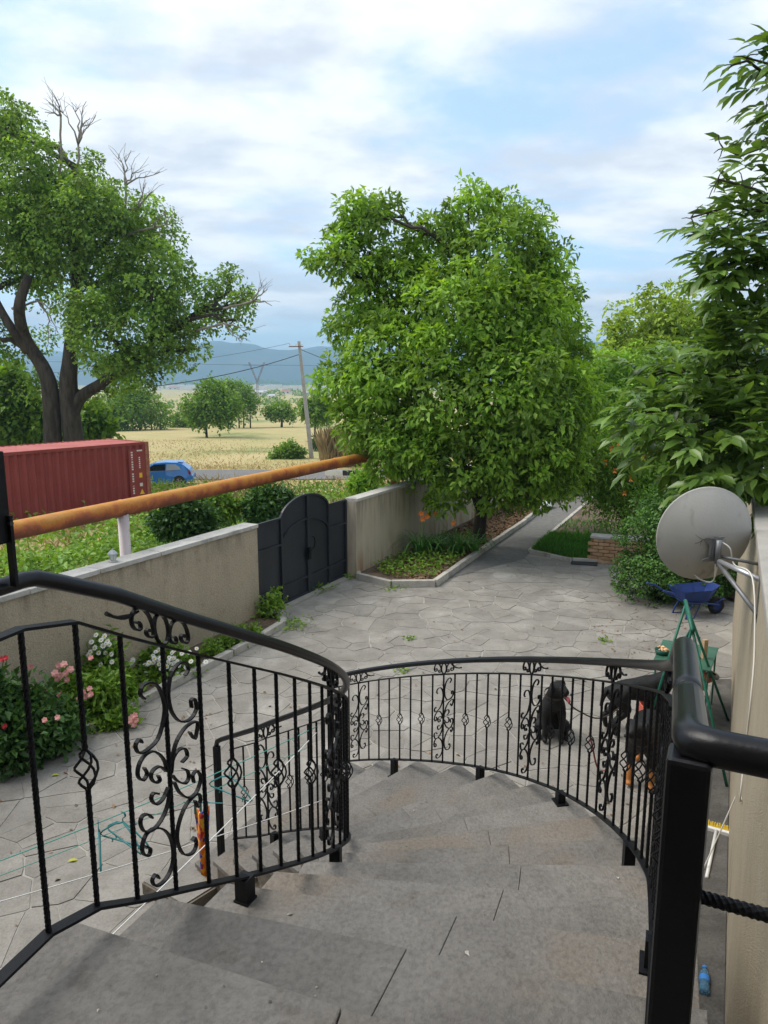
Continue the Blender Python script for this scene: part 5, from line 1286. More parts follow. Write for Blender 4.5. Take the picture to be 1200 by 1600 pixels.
# ------------------------------------------------------------------ concrete pole, wires, pylon, barrier, far houses
mat('pole_concrete', (.33, .31, .28), (.42, .40, .36), scale=4, rough=.9, bump=.3)
mat('wire', (.03, .03, .035), rough=.6)
pD = 57.0; pz = zt(pD); pb = at_d(487, 715, pD); pb.z = pz; pt = at_d(467, 533, pD)
pole = thing('utility_pole', 'leaning square concrete utility pole beyond the road', 'pole', tuple(pb))
def ptp(t): return pb.lerp(pt, t)
b = MB(); 
for t, w in ((-.03, .17), (1, .105)):
    c = ptp(t)
    for a_, b_ in ((-1, -1), (1, -1), (1, 1), (-1, 1)): b.v.append((c.x + a_ * w, c.y + b_ * w, c.z))
b.f = [(0, 1, 5, 4), (1, 2, 6, 5), (2, 3, 7, 6), (3, 0, 4, 7), (4, 5, 6, 7)]
b.build('shaft', 'pole_concrete', pole, bevel=.02)
c = ptp(.955); arm = MB().box(c + Vector((-.25, -.13, 0)), (1.1, .07, .07), (1, .15, .02)).build('crossarm', 'rust', pole)
for dx in (-.7, -.25, .2):
    MB().lathe([(.02, 0), (.02, .08), (.045, .09), (.045, .15), (.02, .17), (0, .18)], c + Vector((dx, -.13 + dx * .15, .03)), (0, 0, 1), 8).build('insulator', 'white_mark', arm)
def wire_(name, label, p0, p1, sag, r, parent=None):
    pts = [p0.lerp(p1, i / 24) + Vector((0, 0, -4 * sag * (i / 24) * (1 - i / 24))) for i in range(25)]
    o = MB().tube(pts, r, 5).build(name, 'wire', parent, smooth=True); return tag(o, label, 'wire') if parent is None else o
wire_('overhead_wire', 'thick sagging cable running from the concrete pole towards the old poplar', ptp(.89) + Vector((-.1, 0, 0)), at_d(-90, 614, 36), 1.0, .028)
wire_('overhead_wire', 'thin wire just above the thick cable left of the concrete pole', ptp(.965) + Vector((-.7, -.2, .15)), at_d(-60, 585, 44), .6, .012)
wire_('overhead_wire', 'dark cable from the concrete pole dropping to the right behind the walnut', ptp(.93) + Vector((.1, 0, 0)), at_d(700, 590, 75), .9, .022)
wire_('overhead_wire', 'thin straight wire low across the hills behind the concrete pole', at_d(-100, 561, 130), at_d(700, 572, 150), .3, .025)
mat('lattice', (.16, .15, .16), (.25, .17, .16), scale=.5, rough=.7)
yD = 300.0; yz = zt(yD); yc = at_d(402, 600, yD); py_ = thing('transmission_tower', 'distant V-headed lattice power pylon in front of the hills', 'pylon', (yc.x, yD, yz))
yt = at_d(402, 597, yD).z; ytop = at_d(402, 566, yD).z
def lattice(p0, p1, w, n, r):
    b = MB(); d_ = (p1 - p0); u = Vector((1, 0, 0)); v = Vector((0, 1, 0)); C4 = [(-1, -1), (1, -1), (1, 1), (-1, 1)]
    P = [[p0 + d_ * (i / n) + u * a * w + v * bb * w for a, bb in C4] for i in range(n + 1)]
    for k in range(4): b.tube([P[0][k], P[n][k]], r, 4)
    for i in range(n):
        for k in range(4): b.tube([P[i][k], P[i + 1][(k + 1) % 4]], r * .6, 4)
    return b
lattice(Vector((yc.x, yD, yz)), Vector((yc.x, yD, yt)), .3, 14, .05).build('mast', 'lattice', py_)
for s in (-1, 1):
    lattice(Vector((yc.x, yD, yt)), Vector((yc.x + s * 3.1, yD, ytop)), .25, 10, .06).build('head_arm', 'lattice', py_)
lattice(Vector((yc.x - 5.5, yD, ytop - 1.2)), Vector((yc.x + 5.5, yD, ytop - 1.2)), .22, 12, .06).build('crossarm', 'lattice', py_)
mat('white_paint', (.72, .72, .70), (.62, .62, .60), scale=3, rough=.6); mat('black_paint', (.02, .02, .022), (.03, .03, .03), scale=3, rough=.6)
gD = 43.2; gz = zt(gD)
gr_ = thing('road_barrier', 'low black-and-white striped road barrier beside the road', 'barrier', (at_d(510, 740, gD).x, gD, gz))
x = at_d(508, 740, gD).x; k = 0
while x < at_d(690, 740, gD).x:
    L_ = 1.05; MB().box((x + L_ / 2, gD, gz + .52), (L_ - .01, .06, .30)).build('painted_section', ('white_paint', 'black_paint')[k % 2], gr_)
    if k % 2 == 0: MB().box((x + .5, gD + .08, gz + .25), (.09, .09, .6)).build('post', 'pole_concrete', gr_)
    x += L_; k += 1
mat('house_white', (.66, .63, .58), (.72, .70, .65), scale=.1, rough=.9); mat('roof_red', (.30, .15, .11), (.36, .20, .15), scale=.2, rough=.9); mat('roof_grey', (.42, .42, .43), (.5, .5, .5), scale=.2, rough=.8); mat('window_dark', (.03, .035, .04), rough=.2)
def far_house(px, py, w, hgt, dep, roof, label):
    m_ = math.tan(PITCH + math.atan((py - 800) / FPX)); D = min(range(120, 1700, 10), key=lambda d: abs((CAM_H - zt(d)) / d - m_)); z = zt(D); s = D / FPX
    c = at_d(px, py, D); c.z = z; W_, H_, Dp = w * s, hgt * s, dep * s
    h_ = thing('far_house', label, 'house', tuple(c), 'houses on the plain'); hh = H_ * .62
    MB().box((c.x, c.y, z + hh / 2 - .3), (W_, Dp, hh + .6)).build('wall', 'house_white', h_)
    e = W_ * .04
    r_ = MB().add([(c.x - W_ / 2 - e, c.y - Dp / 2 - e, z + hh), (c.x + W_ / 2 + e, c.y - Dp / 2 - e, z + hh), (c.x + W_ / 2 + e, c.y + Dp / 2 + e, z + hh), (c.x - W_ / 2 - e, c.y + Dp / 2 + e, z + hh), (c.x - W_ * .4, c.y, z + H_), (c.x + W_ * .4, c.y, z + H_)], [(0, 1, 5, 4), (2, 3, 4, 5), (1, 2, 5), (3, 0, 4), (3, 2, 1, 0)])
    r_.build('roof', roof, h_)
    n = max(2, int(w / 7))
    for i in range(n):
        xx = c.x - W_ / 2 + W_ * (i + .5) / n; MB().box((xx, c.y - Dp / 2 - .01, z + hh * .55), (W_ / n * .35, .12, hh * .4)).build('window', 'window_dark', h_)
far_house(408, 618, 22, 8, 12, 'roof_grey', 'long low white house with a grey roof left of the pylon foot')
far_house(447, 616, 13, 8, 9, 'roof_red', 'small white house with a red roof right of the pylon foot')
far_house(425, 622, 12, 6, 8, 'roof_grey', 'small grey-roofed shed between the two white houses on the plain')
far_house(478, 617, 9, 5, 7, 'roof_grey', 'small white house just right of the leaning concrete pole')
far_house(271, 609, 14, 5, 8, 'roof_red', 'small house seen under the poplar branches on the plain')
tn = MB(); rt = random.Random(12)
for k in range(150):
    px = rt.uniform(215, 600); D = rt.uniform(1000, 1700); c = at_d(px, 600, D); w = rt.uniform(5, 25); hh = rt.uniform(3, 7.5); tn.box((c.x, D, zt(D) + hh / 2 - 1), (w, 8, hh + 2))
for k in range(40):
    px = rt.uniform(860, 1000); D = rt.uniform(1000, 1700); c = at_d(px, 600, D); w = rt.uniform(5, 25); hh = rt.uniform(3, 7.5); tn.box((c.x, D, zt(D) + hh / 2 - 1), (w, 8, hh + 2))
tag(tn.build('far_town', 'house_white'), 'pale line of far town buildings below the hills', 'town', kind='stuff')

# ------------------------------------------------------------------ satellite dish
mat('dish_paint', (.36, .35, .315), (.42, .405, .37), scale=3, rough=.6, bump=.1, c3=(.18, .155, .115), s3=6, t3=(.55, .8), stretch=(1, 1, .4), spec=.35)
mat('galvanised', (.16, .165, .17), (.24, .245, .25), scale=12, rough=.5, metal=.5); mat('bright_steel', (.5, .51, .53), rough=.35, metal=.6)
mat('white_cable', (.66, .63, .57), rough=.5)
dc = at_d(1106, 838, 5.15); dn = Vector((-.05, .99, .09)).normalized()
dish = thing('satellite_dish', 'stained cream satellite dish seen from behind, bracketed to the house wall', 'satellite dish', tuple(dc))
RD = .35; prof_ = [(RD * i / 14, .30 * (RD * i / 14) ** 2 / RD) for i in range(15)]
back_ = dc - dn * .05
MB().lathe([(max(r, .0005), z) for r, z in prof_] + [(RD + .006, prof_[-1][1] + .002), (RD + .006, prof_[-1][1] + .012), (RD - .004, prof_[-1][1] + .010)] + [(max(r - .004, .0005), z + .006) for r, z in prof_[::-1]], back_, dn, 56).build('reflector', 'dish_paint', dish, smooth=True)
du = Vector((0, 0, 1)); du = (du - dn * du.dot(dn)).normalized(); dr = dn.cross(du)      # dr points right as seen from behind
dr = dr if dr.x > 0 else -dr
def dp(r, u, n): return back_ + dr * r + du * u + dn * n
pm = MB()
pm.add([dp(-.07, .0, -.012), dp(.09, .02, -.012), dp(.06, -.02, -.014), dp(.05, -.13, -.012), dp(.075, -.16, -.01), dp(-.055, -.175, -.008), dp(-.055, -.155, -.01), dp(-.01, -.14, -.012), dp(-.015, -.05, -.014)], [(0, 1, 2, 8), (8, 2, 3, 7), (7, 3, 4, 5, 6)])
po_ = pm.build('mount_plate', 'galvanised', dish); sm = po_.modifiers.new('solid', 'SOLIDIFY'); sm.thickness = .012
MB().box(dp(.02, -.07, -.03), (.035, .15, .035), dr, du).build('pole_clamp', 'galvanised', dish, bevel=.004)
MB().tube([dp(.035, .0, -.05), dp(.04, -.17, -.055)], .021, 14).build('mast_tube', 'galvanised', dish, smooth=True)
wallp = lambda y, z: Vector((.265 + .481 * y, y, z)) 
arm0 = dp(.04, -.15, -.055); w1 = wallp(4.62, arm0.z - .02); w2 = wallp(4.55, arm0.z - .24); w3 = wallp(4.95, arm0.z)
MB().tube([arm0, w1], .017, 12).build('wall_arm', 'bright_steel', dish, smooth=True)
MB().tube([dp(.04, -.16, -.05), w2], .016, 10).build('strut', 'galvanised', dish, smooth=True)
MB().tube([dp(.045, -.12, -.04), w3], .012, 10).build('strut', 'galvanised', dish, smooth=True)
MB().box((w1 + w2) / 2 + HN * .006, (.05, .012, .34), HD).build('wall_plate', 'galvanised', dish, bevel=.003)
MB().tube(catmull([dp(-.05, -.33, .11), dp(-.04, -.36, .30), dp(-.02, -.30, .42)], 5), .012, 8).build('feed_arm', 'galvanised', dish)
MB().lathe([(0, 0), (.03, 0), (.03, .09), (.02, .12), (0, .12)], dp(-.02, -.29, .42), -dn, 12).build('feed_horn', 'white_cable', dish)
tw = MB(); limb(tw, dp(.05, .0, -.03), dp(-.13, -.03, -.03), .004, .002, n=6, side=5); limb(tw, dp(-.07, .0, -.03), dp(-.135, .04, -.03), .0025, .001, n=4, side=4); limb(tw, dp(-.08, -.01, -.03), dp(-.09, -.045, -.03), .002, .001, n=3, side=4)
tag(tw.build('dry_twig', 'bark'), 'thin dry twig caught on the back of the satellite dish', 'twig')
cab = catmull([dp(.05, -.01, -.055), dp(.10, -.05, -.09), dp(.13, -.16, -.12), wallp(4.6, 2.62) + HN * .05, wallp(4.35, 2.25) + HN * .012, wallp(4.2, 1.95) + HN * .012, wallp(4.25, 1.6) + HN * .012, wallp(4.22, 1.25) + HN * .015, at_z(1168, 1205, .95), at_z(1125, 1300, .35), at_z(1099, 1358, .02)], 6)
tag(MB().tube(cab, .0055, 7).build('antenna_cable', 'white_cable', smooth=True), 'white cable hanging from the dish down the house wall to the ground', 'cable')
tag(MB().tube(catmull([dp(.03, -.17, -.05), dp(.045, -.30, -.03), dp(.03, -.345, .02), dp(-.03, -.335, .10), dp(-.06, -.30, .1), dp(.0, -.34, .05), dp(.06, -.33, .01), dp(.05, -.2, -.045)], 6), .004, 6).build('cable_loop', 'white_cable', smooth=True), 'white cable loop tied below the satellite dish', 'cable')

# ------------------------------------------------------------------ wheelbarrow
mat('barrow_blue', (.012, .035, .16), (.02, .055, .22), scale=6, rough=.5, spec=.4, c3=(.10, .12, .2), s3=8, t3=(.65, .8))
wbp = at_z(1078, 962, 0); wr = thing('wheelbarrow', 'blue wheelbarrow parked in front of the dark bush', 'wheelbarrow', tuple(wbp))
fx = Vector((.97, .22, 0)).normalized(); fy = Vector((-fx.y, fx.x, 0))
def wp(x, y, z): return wbp + (fx * x + fy * y + Vector((0, 0, z))) * .88
rings = [(.30, [(-.22, .14), (.22, .14), (.30, .10), (.30, -.10), (.22, -.14), (-.22, -.14)]), (.56, [(-.34, .27), (.22, .28), (.48, .16), (.48, -.16), (.22, -.28), (-.34, -.27)])]
tm_ = MB()
for z, ring in rings + [(.565, [(a * 1.02, b * 1.02) for a, b in rings[1][1]]), (.55, [(a * .98, b * .98) for a, b in rings[1][1]]), (.312, [(a * .96, b * .96) for a, b in rings[0][1]])]:
    tm_.v += [tuple(wp(a, b, z + (.05 if a > .4 and z > .4 else 0))) for a, b in ring]
for j in range(4): tm_.f += [(j * 6 + i, j * 6 + (i + 1) % 6, (j + 1) * 6 + (i + 1) % 6, (j + 1) * 6 + i) for i in range(6)]
tm_.f += [tuple(range(6))[::-1], tuple(range(24, 30))]
tm_.build('tray', 'barrow_blue', wr, bevel=.008)
for s in (-1, 1):
    MB().tube(catmull([wp(-.80, s * .27, .62), wp(-.60, s * .26, .56), wp(-.25, s * .2, .34), wp(.2, s * .13, .27), wp(.56, s * .07, .20)], 5), .016, 10).build('handle', 'barrow_blue', wr, smooth=True)
    MB().tube(catmull([wp(-.10, s * .19, .31), wp(-.20, s * .2, .12), wp(-.24, s * .2, .0)], 4), .014, 8).build('leg', 'barrow_blue', wr, smooth=True)
    MB().tube([wp(-.24, s * .2, .012), wp(-.05, s * .19, .02), wp(.1, s * .15, .28)], .01, 8).build('brace', 'barrow_blue', wr, smooth=True)
wh = MB().lathe([(.088, -.026), (.132, -.03), (.151, -.013), (.151, .013), (.132, .03), (.088, .026)], wp(.56, 0, .172), fy, 24).build('wheel', 'tyre', wr, smooth=True)
MB().lathe([(0, -.018), (.092, -.022), (.092, .022), (0, .018)], wp(.56, 0, .172), fy, 20).build('rim', 'barrow_blue', wh)
MB().tube(catmull([wp(.50, -.06, .22), wp(.64, -.06, .30), wp(.74, 0, .27), wp(.64, .06, .30), wp(.50, .06, .22)], 4), .011, 8).build('wheel_guard', 'barrow_blue', wr)

# ------------------------------------------------------------------ green metal stand and what lies on it
mat('stand_green', (.012, .13, .085), (.02, .16, .10), scale=7, rough=.45, spec=.4, c3=(.01, .06, .045), s3=9); mat('table_green', (.03, .10, .062), (.04, .13, .08), scale=6, rough=.55, c3=(.07, .12, .09), s3=5)
sc_ = at_z(1075, 1150, 0); sg = thing('metal_stand', 'green metal trestle stand with a shelf beside the house wall', 'stand', tuple(sc_))
ap1 = Vector((3.28, 7.55, 1.52)); ap2 = Vector((3.12, 7.0, 1.44))
f1, f2, f3, f4 = at_z(1007, 1150, 0), at_z(1138, 1128, 0), at_z(1136, 1232, 0), at_z(1022, 1225, 0)
MB().tube([ap1 + (ap1 - ap2) * .12, ap2 - (ap1 - ap2) * .12], .022, 12).build('top_bar', 'stand_green', sg, smooth=True)
for a_, f_ in ((ap1, f1), (ap1, f2), (ap2, f3), (ap2, f4)): MB().tube([a_, f_ + Vector((0, 0, .01))], .0145, 10).build('leg', 'stand_green', sg, smooth=True)
MB().tube([ap2, f1.lerp(ap1, .45)], .012, 8).build('brace', 'stand_green', sg)
zt1 = .74; tq = [at_z(1036, 999, zt1), at_z(1123, 1012, zt1), at_z(1110, 1048, zt1), at_z(1021, 1030, zt1)]
MB().prism([(p.x, p.y) for p in tq], zt1 - .018, zt1).build('shelf', 'table_green', sg, bevel=.004)
for i, p in enumerate(tq):
    q_ = tq[0].lerp(tq[2], .5); pp = p.lerp(q_, .08); MB().tube([(pp.x, pp.y, .0), (pp.x, pp.y, zt1 - .017)], .011, 8).build('shelf_leg', 'stand_green', sg)
mat('tub_green', (.02, .10, .07), rough=.35); mat('orange_peel', (.72, .30, .10), (.75, .55, .35), scale=25, rough=.7); mat('coral', (.55, .10, .06), (.6, .16, .10), scale=8, rough=.5); mat('pine', (.42, .28, .16), (.5, .36, .22), scale=9, rough=.8, stretch=(1, 1, 8)); mat('grey_plastic', (.14, .14, .15), (.18, .18, .19), scale=9, rough=.5)
tc_ = at_z(1034, 1022, zt1 + .0); tub = thing('plastic_tub', 'small green tub with orange peelings on the green shelf', 'tub', tuple(tc_))
MB().lathe([(0, .002), (.07, .002), (.085, .06), (.08, .06), (.066, .01), (0, .01)], tc_, (0, 0, 1), 18).build('bowl', 'tub_green', tub, smooth=True)
for k in range(9):
    p = tc_ + Vector((random.uniform(-.05, .05), random.uniform(-.05, .05), .055 + .02 * random.random())); a = random.uniform(0, 6)
    MB().tube(catmull([p, p + Vector((.03 * math.cos(a), .03 * math.sin(a), .012)), p + Vector((.05 * math.cos(a + .6), .05 * math.sin(a + .6), -.004))], 3), .009, 6).build('peel', 'orange_peel', tub)
sw = at_z(1096, 1062, .5); saw = thing('bench_tool', 'coral and grey power tool clamped to a pine board on the green stand', 'tool', tuple(sw))
MB().box(sw + Vector((.03, .05, .16)), (.05, .05, .62), (1, .2, 0)).build('pine_board', 'pine', saw, bevel=.003)
MB().lathe([(0, -.11), (.05, -.11), (.06, -.04), (.055, .06), (.035, .12), (0, .12)], sw + Vector((.0, -.06, .05)), (.9, .3, -.25), 14).build('motor_body', 'coral', saw, smooth=True)
MB().lathe([(.03, 0), (.075, .005), (.075, .03), (.03, .035)], sw + Vector((.09, -.06, .07)), (.3, -.2, .9), 16).build('guard', 'grey_plastic', saw, smooth=True)
MB().tube(catmull([sw + Vector((-.08, -.04, .06)), sw + Vector((-.1, .0, .20)), sw + Vector((-.06, .04, .26)), sw + Vector((-.02, .05, .24))], 4), .02, 8).build('handle', 'black_plastic', saw, smooth=True)
MB().tube([sw + Vector((.03, .05, -.1)), Vector((sw.x + .03, sw.y + .05, .0))], .014, 8).build('prop_leg', 'stand_green', saw)
cb = at_z(1024, 1128, 0); cbx = thing('tool_crate', 'small coral plastic crate standing under the green stand', 'crate', tuple(cb))
for dx, dy, sx, sy in ((0, -.13, .34, .012), (0, .13, .34, .012), (-.17, 0, .012, .25), (.17, 0, .012, .25)): MB().box(cb + Vector((dx, dy, .11)), (sx, sy, .2)).build('crate_side', 'coral', cbx, bevel=.002)
MB().box(cb + Vector((0, 0, .015)), (.33, .25, .012)).build('crate_floor', 'coral', cbx)
rc = MB()
for k in range(5): rc.tube(catmull([cb + Vector((random.uniform(-.1, .1), random.uniform(-.08, .08), .16)) for _ in range(4)], 4), .022, 7)
rc.build('rags', 'white_paint', cbx, smooth=True)

# ------------------------------------------------------------------ dogs
mat('black_fur', (.006, .006, .006), (.014, .013, .013), scale=22, rough=.6, bump=.5, bscale=60, spec=.3); mat('tongue', (.55, .12, .14), rough=.4); mat('leather', (.05, .03, .02), rough=.6); mat('red_strap', (.22, .03, .03), rough=.6)
def tan_fur():
    m = mat('tan_fur', (.006, .006, .006), rough=.6, spec=.3); nt = m.node_tree; N = nt.nodes; L = nt.links; b = N['Principled BSDF']
    g = N.new('ShaderNodeNewGeometry'); s = N.new('ShaderNodeSeparateXYZ'); L.new(g.outputs['Position'], s.inputs[0])
    n = N.new('ShaderNodeTexNoise'); n.inputs['Scale'].default_value = 14; L.new(g.outputs['Position'], n.inputs['Vector'])
    a = N.new('ShaderNodeMath'); a.operation = 'MULTIPLY_ADD'; a.inputs[1].default_value = .12; L.new(n.outputs['Fac'], a.inputs[0]); L.new(s.outputs[2], a.inputs[2])
    r = N.new('ShaderNodeValToRGB'); r.color_ramp.elements[0].position = .27; r.color_ramp.elements[0].color = (.42, .17, .05, 1); r.color_ramp.elements[1].position = .32; r.color_ramp.elements[1].color = (.008, .007, .007, 1)
    L.new(a.outputs[0], r.inputs[0]); L.new(r.outputs[0], b.inputs['Base Color']); return m
tan_fur()
def dog(label, loc, rot, pose, fur, scale=1.0, head_turn=0.0, tongue=True, group=None):
    S = []; Ed = []
    def node(p, r, par=None):
        S.append((Vector(p), r)); 
        if par is not None: Ed.append((par, len(S) - 1))
        return len(S) - 1
    def chain(par, pts):
        for p, r in pts: par = node(p, r, par)
        return par
    if pose == 'stand':
        pel = node((-.30, 0, .53), .115); mid = node((-.04, 0, .50), .125, pel); ch = node((.20, 0, .49), .145, mid); nb = node((.32, 0, .58), .105, ch); nt_ = node((.41, 0, .68), .08, nb)
        hips = (-.30, .44); fronts = (.21, .40)
        for s in (1, -1):
            chain(ch, [((.21, s * .095, .40), .065), ((.17, s * .10, .29), .045), ((.20, s * .10, .15), .031), ((.20, s * .10, .04), .033), ((.255, s * .10, .027), .027)])
            chain(pel, [((-.29, s * .095, .43), .085), ((-.20, s * .105, .30), .058), ((-.37, s * .105, .18), .031), ((-.345, s * .105, .04), .030), ((-.285, s * .105, .027), .026)])
        chain(pel, [((-.41, 0, .53), .036), ((-.46, 0, .44), .026), ((-.48, 0, .33), .016)])
    else:
        pel = node((-.16, 0, .15), .135); mid = node((-.06, 0, .33), .14, pel); ch = node((.05, 0, .47), .135, mid); nb = node((.09, 0, .57), .098, ch); nt_ = node((.11, 0, .645), .08, nb)
        for s in (1, -1):
            chain(ch, [((.10, s * .09, .40), .062), ((.10, s * .10, .28), .043), ((.13, s * .095, .15), .032), ((.14, s * .095, .04), .034), ((.20, s * .095, .028), .028)])
            chain(pel, [((-.10, s * .13, .15), .095), ((.05, s * .155, .17), .062), ((-.06, s * .16, .06), .038), ((.04, s * .16, .033), .033), ((.10, s * .16, .027), .027)])
        chain(pel, [((-.30, .02, .07), .035), ((-.40, .08, .035), .027), ((-.47, .16, .03), .018)])
    nt_p = S[nt_][0]; ct, st_ = math.cos(head_turn), math.sin(head_turn)
    def hd(x, y, z): return nt_p + Vector((x * ct - y * st_, x * st_ + y * ct, z))
    h1 = node(hd(.05, 0, .055), .088, nt_); h2 = node(hd(.13, 0, .035), .056, h1); h3 = node(hd(.20, 0, .02), .040, h2)
    for s in (1, -1): chain(h1, [(hd(.03, s * .075, .09), .034), (hd(.03, s * .11, .04), .027), (hd(.04, s * .115, -.02), .016)])
    M = Matrix.Translation(Vector(loc)) @ Matrix.Rotation(rot, 4, 'Z') @ Matrix.Scale(scale, 4)
    me = bpy.data.meshes.new('dog'); me.from_pydata([tuple(M @ p) for p, r in S], Ed, []); me.update()
    o = bpy.data.objects.new('dog', me); COL.objects.link(o); tag(o, label, 'dog', group)
    o.location = loc; me.transform(Matrix.Translation(-Vector(loc)))
    me.materials.append(MATS[fur])
    md = o.modifiers.new('skin', 'SKIN'); md.use_smooth_shade = True
    sd = me.skin_vertices[0].data
    for i, (p, r) in enumerate(S): sd[i].radius = (r * scale * 1.05, r * scale * 1.05); sd[i].use_root = (i == 0)
    sb = o.modifiers.new('sub', 'SUBSURF'); sb.levels = 2; sb.render_levels = 2
    def W(p): return M @ p
    if tongue:
        MB().tube([W(hd(.15, 0, -.015)), W(hd(.19, .005, -.03)), W(hd(.205, .01, -.065)), W(hd(.205, .012, -.09))], [.010, .018, .018, .007], 8).build('tongue', 'tongue', o, smooth=True)
    for s in (1, -1): MB().lathe([(0, -.009), (.007, -.005), (.009, 0), (.007, .006), (0, .009)], W(hd(.115, s * .042, .085)), (1, 0, 0), 8).build('eye', 'leather', o, smooth=True)
    MB().lathe([(0, -.012), (.014, -.008), (.017, 0), (.012, .01), (0, .012)], W(hd(.238, 0, .035)), (1, 0, 0), 8).build('nose', 'black_plastic', o, smooth=True)
    ax = (S[nt_][0] - S[nb][0]); MB().lathe([(.118 * scale, -.012), (.121 * scale, 0), (.118 * scale, .012)], W(S[nb][0].lerp(S[nt_][0], .5)), M.to_3x3() @ ax, 18).build('collar', 'leather', o)
    return W(S[nb][0].lerp(S[nt_][0], .4))
dA = at_z(862, 1152, .012)
nk = dog('black dog sitting upright on the paving with its pink tongue out', tuple(dA), R(-98), 'sit', 'black_fur', .92, head_turn=R(45))
dB = at_z(1003, 1150, .012)
nb_ = dog('all-black dog standing sideways in front of the green stand', tuple(dB + Vector((0, .15, 0))), R(12), 'stand', 'black_fur', .98, head_turn=R(-10), tongue=False)
dC = at_z(1003, 1226, .012)
nc = dog('black dog with tan lower legs standing close behind the railing', tuple(dC + Vector((.05, .12, 0))), R(-118), 'stand', 'tan_fur', 1.0, head_turn=R(-25), tongue=False)
lsh = catmull([nk + Vector((.08, -.1, 0)), nk + Vector((.25, -.08, -.16)), nk + Vector((.55, -.05, -.24)), Vector(nb_) + Vector((-.25, -.08, -.06)), Vector(nb_) + Vector((-.02, -.12, .0))], 6)
tag(MB().tube(lsh, .008, 7).build('dog_leash', 'leather', smooth=True), 'dark leash slung between the sitting dog and the standing black dog', 'leash')
l2 = catmull([at_z(921, 1145, .45), at_z(926, 1168, .3), at_z(934, 1200, .02), at_z(950, 1205, .015)], 5)
tag(MB().tube([Vector(nc) + Vector((-.13, .02, 0))] + l2[3:] if False else l2, .009, 7).build('dog_leash', 'red_strap', smooth=True), 'dull red leash trailing on the paving beside the tan-legged dog', 'leash')

# ------------------------------------------------------------------ broom, bottle, bits on the ground
mat('broom_yellow', (.62, .42, .02), (.7, .5, .05), scale=30, rough=.8, bump=.5, bscale=200, stretch=(1, 1, 1)); mat('white_plastic', (.68, .67, .63), rough=.4)
h0 = at_z(1119, 1300, .03); h1 = at_z(1104, 1372, .02); bd = (h1 - h0).normalized(); bs = Vector((-bd.y, bd.x, 0))
br = thing('broom', 'white-handled broom with yellow bristles lying by the house wall', 'broom', tuple(h0))
MB().tube([h0 + Vector((0, 0, .012)), h1 + Vector((0, 0, .006))], .014, 10).build('handle', 'white_plastic', br, smooth=True)
MB().box(h0 - bd * .02, (.26, .035, .045), bs).build('head', 'white_plastic', br, bevel=.008)
bb = MB()
for i in range(26):
    for j in range(3):
        c = h0 - bd * .04 + bs * (-.125 + .01 * i) + Vector((0, 0, -.012 + .012 * j)); bb.tube([c, c - bd * .085 + bs * random.uniform(-.008, .008) + Vector((0, 0, random.uniform(-.004, .008)))], .005, 4)
bb.build('bristles', 'broom_yellow', br)
bc = at_z(1100, 1552, .034); be = at_z(1101, 1512, .034)
def glassy():
    m = mat('bottle_blue', (.25, .55, .85), rough=.08); b = m.node_tree.nodes['Principled BSDF']; b.inputs['Transmission Weight'].default_value = .75; b.inputs['IOR'].default_value = 1.2
glassy(); mat('bottle_label', (.05, .22, .6), rough=.4)
bt = thing('water_bottle', 'clear blue plastic water bottle lying on the paving by the wall', 'bottle', tuple(bc))
bl_ = (be - bc).length; bx = (be - bc).normalized()
MB().lathe([(0, .004), (.028, 0), (.033, .012), (.032, bl_ * .3), (.029, bl_ * .33), (.033, bl_ * .36), (.033, bl_ * .68), (.028, bl_ * .78), (.014, bl_ * .92), (.013, bl_ * .97)], bc, bx, 18).build('body', 'bottle_blue', bt, smooth=True)
MB().lathe([(.0335, bl_ * .40), (.0336, bl_ * .6)], bc, bx, 18).build('label_band', 'bottle_label', bt)
MB().lathe([(.016, bl_ * .955), (.016, bl_ * 1.03), (0, bl_ * 1.03)], bc, bx, 14).build('cap', 'bottle_label', bt)
mat('brick_tan', (.42, .24, .12), (.52, .33, .19), scale=9, rough=.9, bump=.4, objrand=.15)
mb_ = at_z(924, 879, 0); bw = thing('brick_planter', 'low tan brick planter wall at the corner of the lawn', 'planter', tuple(mb_))
bdr = Vector((.93, -.36, 0)).normalized(); bdn = Vector((.36, .93, 0)).normalized()
MB().box(mb_ + bdr * .55 + bdn * .15 + Vector((0, 0, .27)), (1.08, .22, .53), bdr).build('core', 'mortar', bw)
for row in range(7):
    for k in range(5):
        c = mb_ + bdr * (.11 + .23 * k - (.11 if row % 2 else 0) + .02) + bdn * (.02 + random.uniform(-.004, .004)) + Vector((0, 0, .045 + .077 * row)); MB().box(c, (.215, .10, .064), bdr).build('brick', 'brick_tan', bw, bevel=.004)
    for k in range(2):
        c = mb_ + bdr * .01 + bdn * (.13 + .2 * k) + Vector((0, 0, .045 + .077 * row)); MB().box(c, (.09, .19, .064), bdr).build('brick', 'brick_tan', bw, bevel=.004)
MB().box(mb_ + bdr * .55 + bdn * .15 + Vector((0, 0, .57)), (1.2, .36, .05), bdr).build('cap_slab', 'coping', bw, bevel=.008)
dm = at_z(912, 879, .02); ds_ = Vector((.95, -.3, 0)).normalized()
mat('rubber', (.03, .03, .032), (.045, .045, .045), scale=20, rough=.9, bump=.4, bscale=90)
tag(MB().box((dm.x, dm.y - .05, .022), (.55, .32, .018), ds_).build('rubber_mat', 'rubber', bevel=.006), 'black rubber mat on the paving before the brick planter', 'mat')
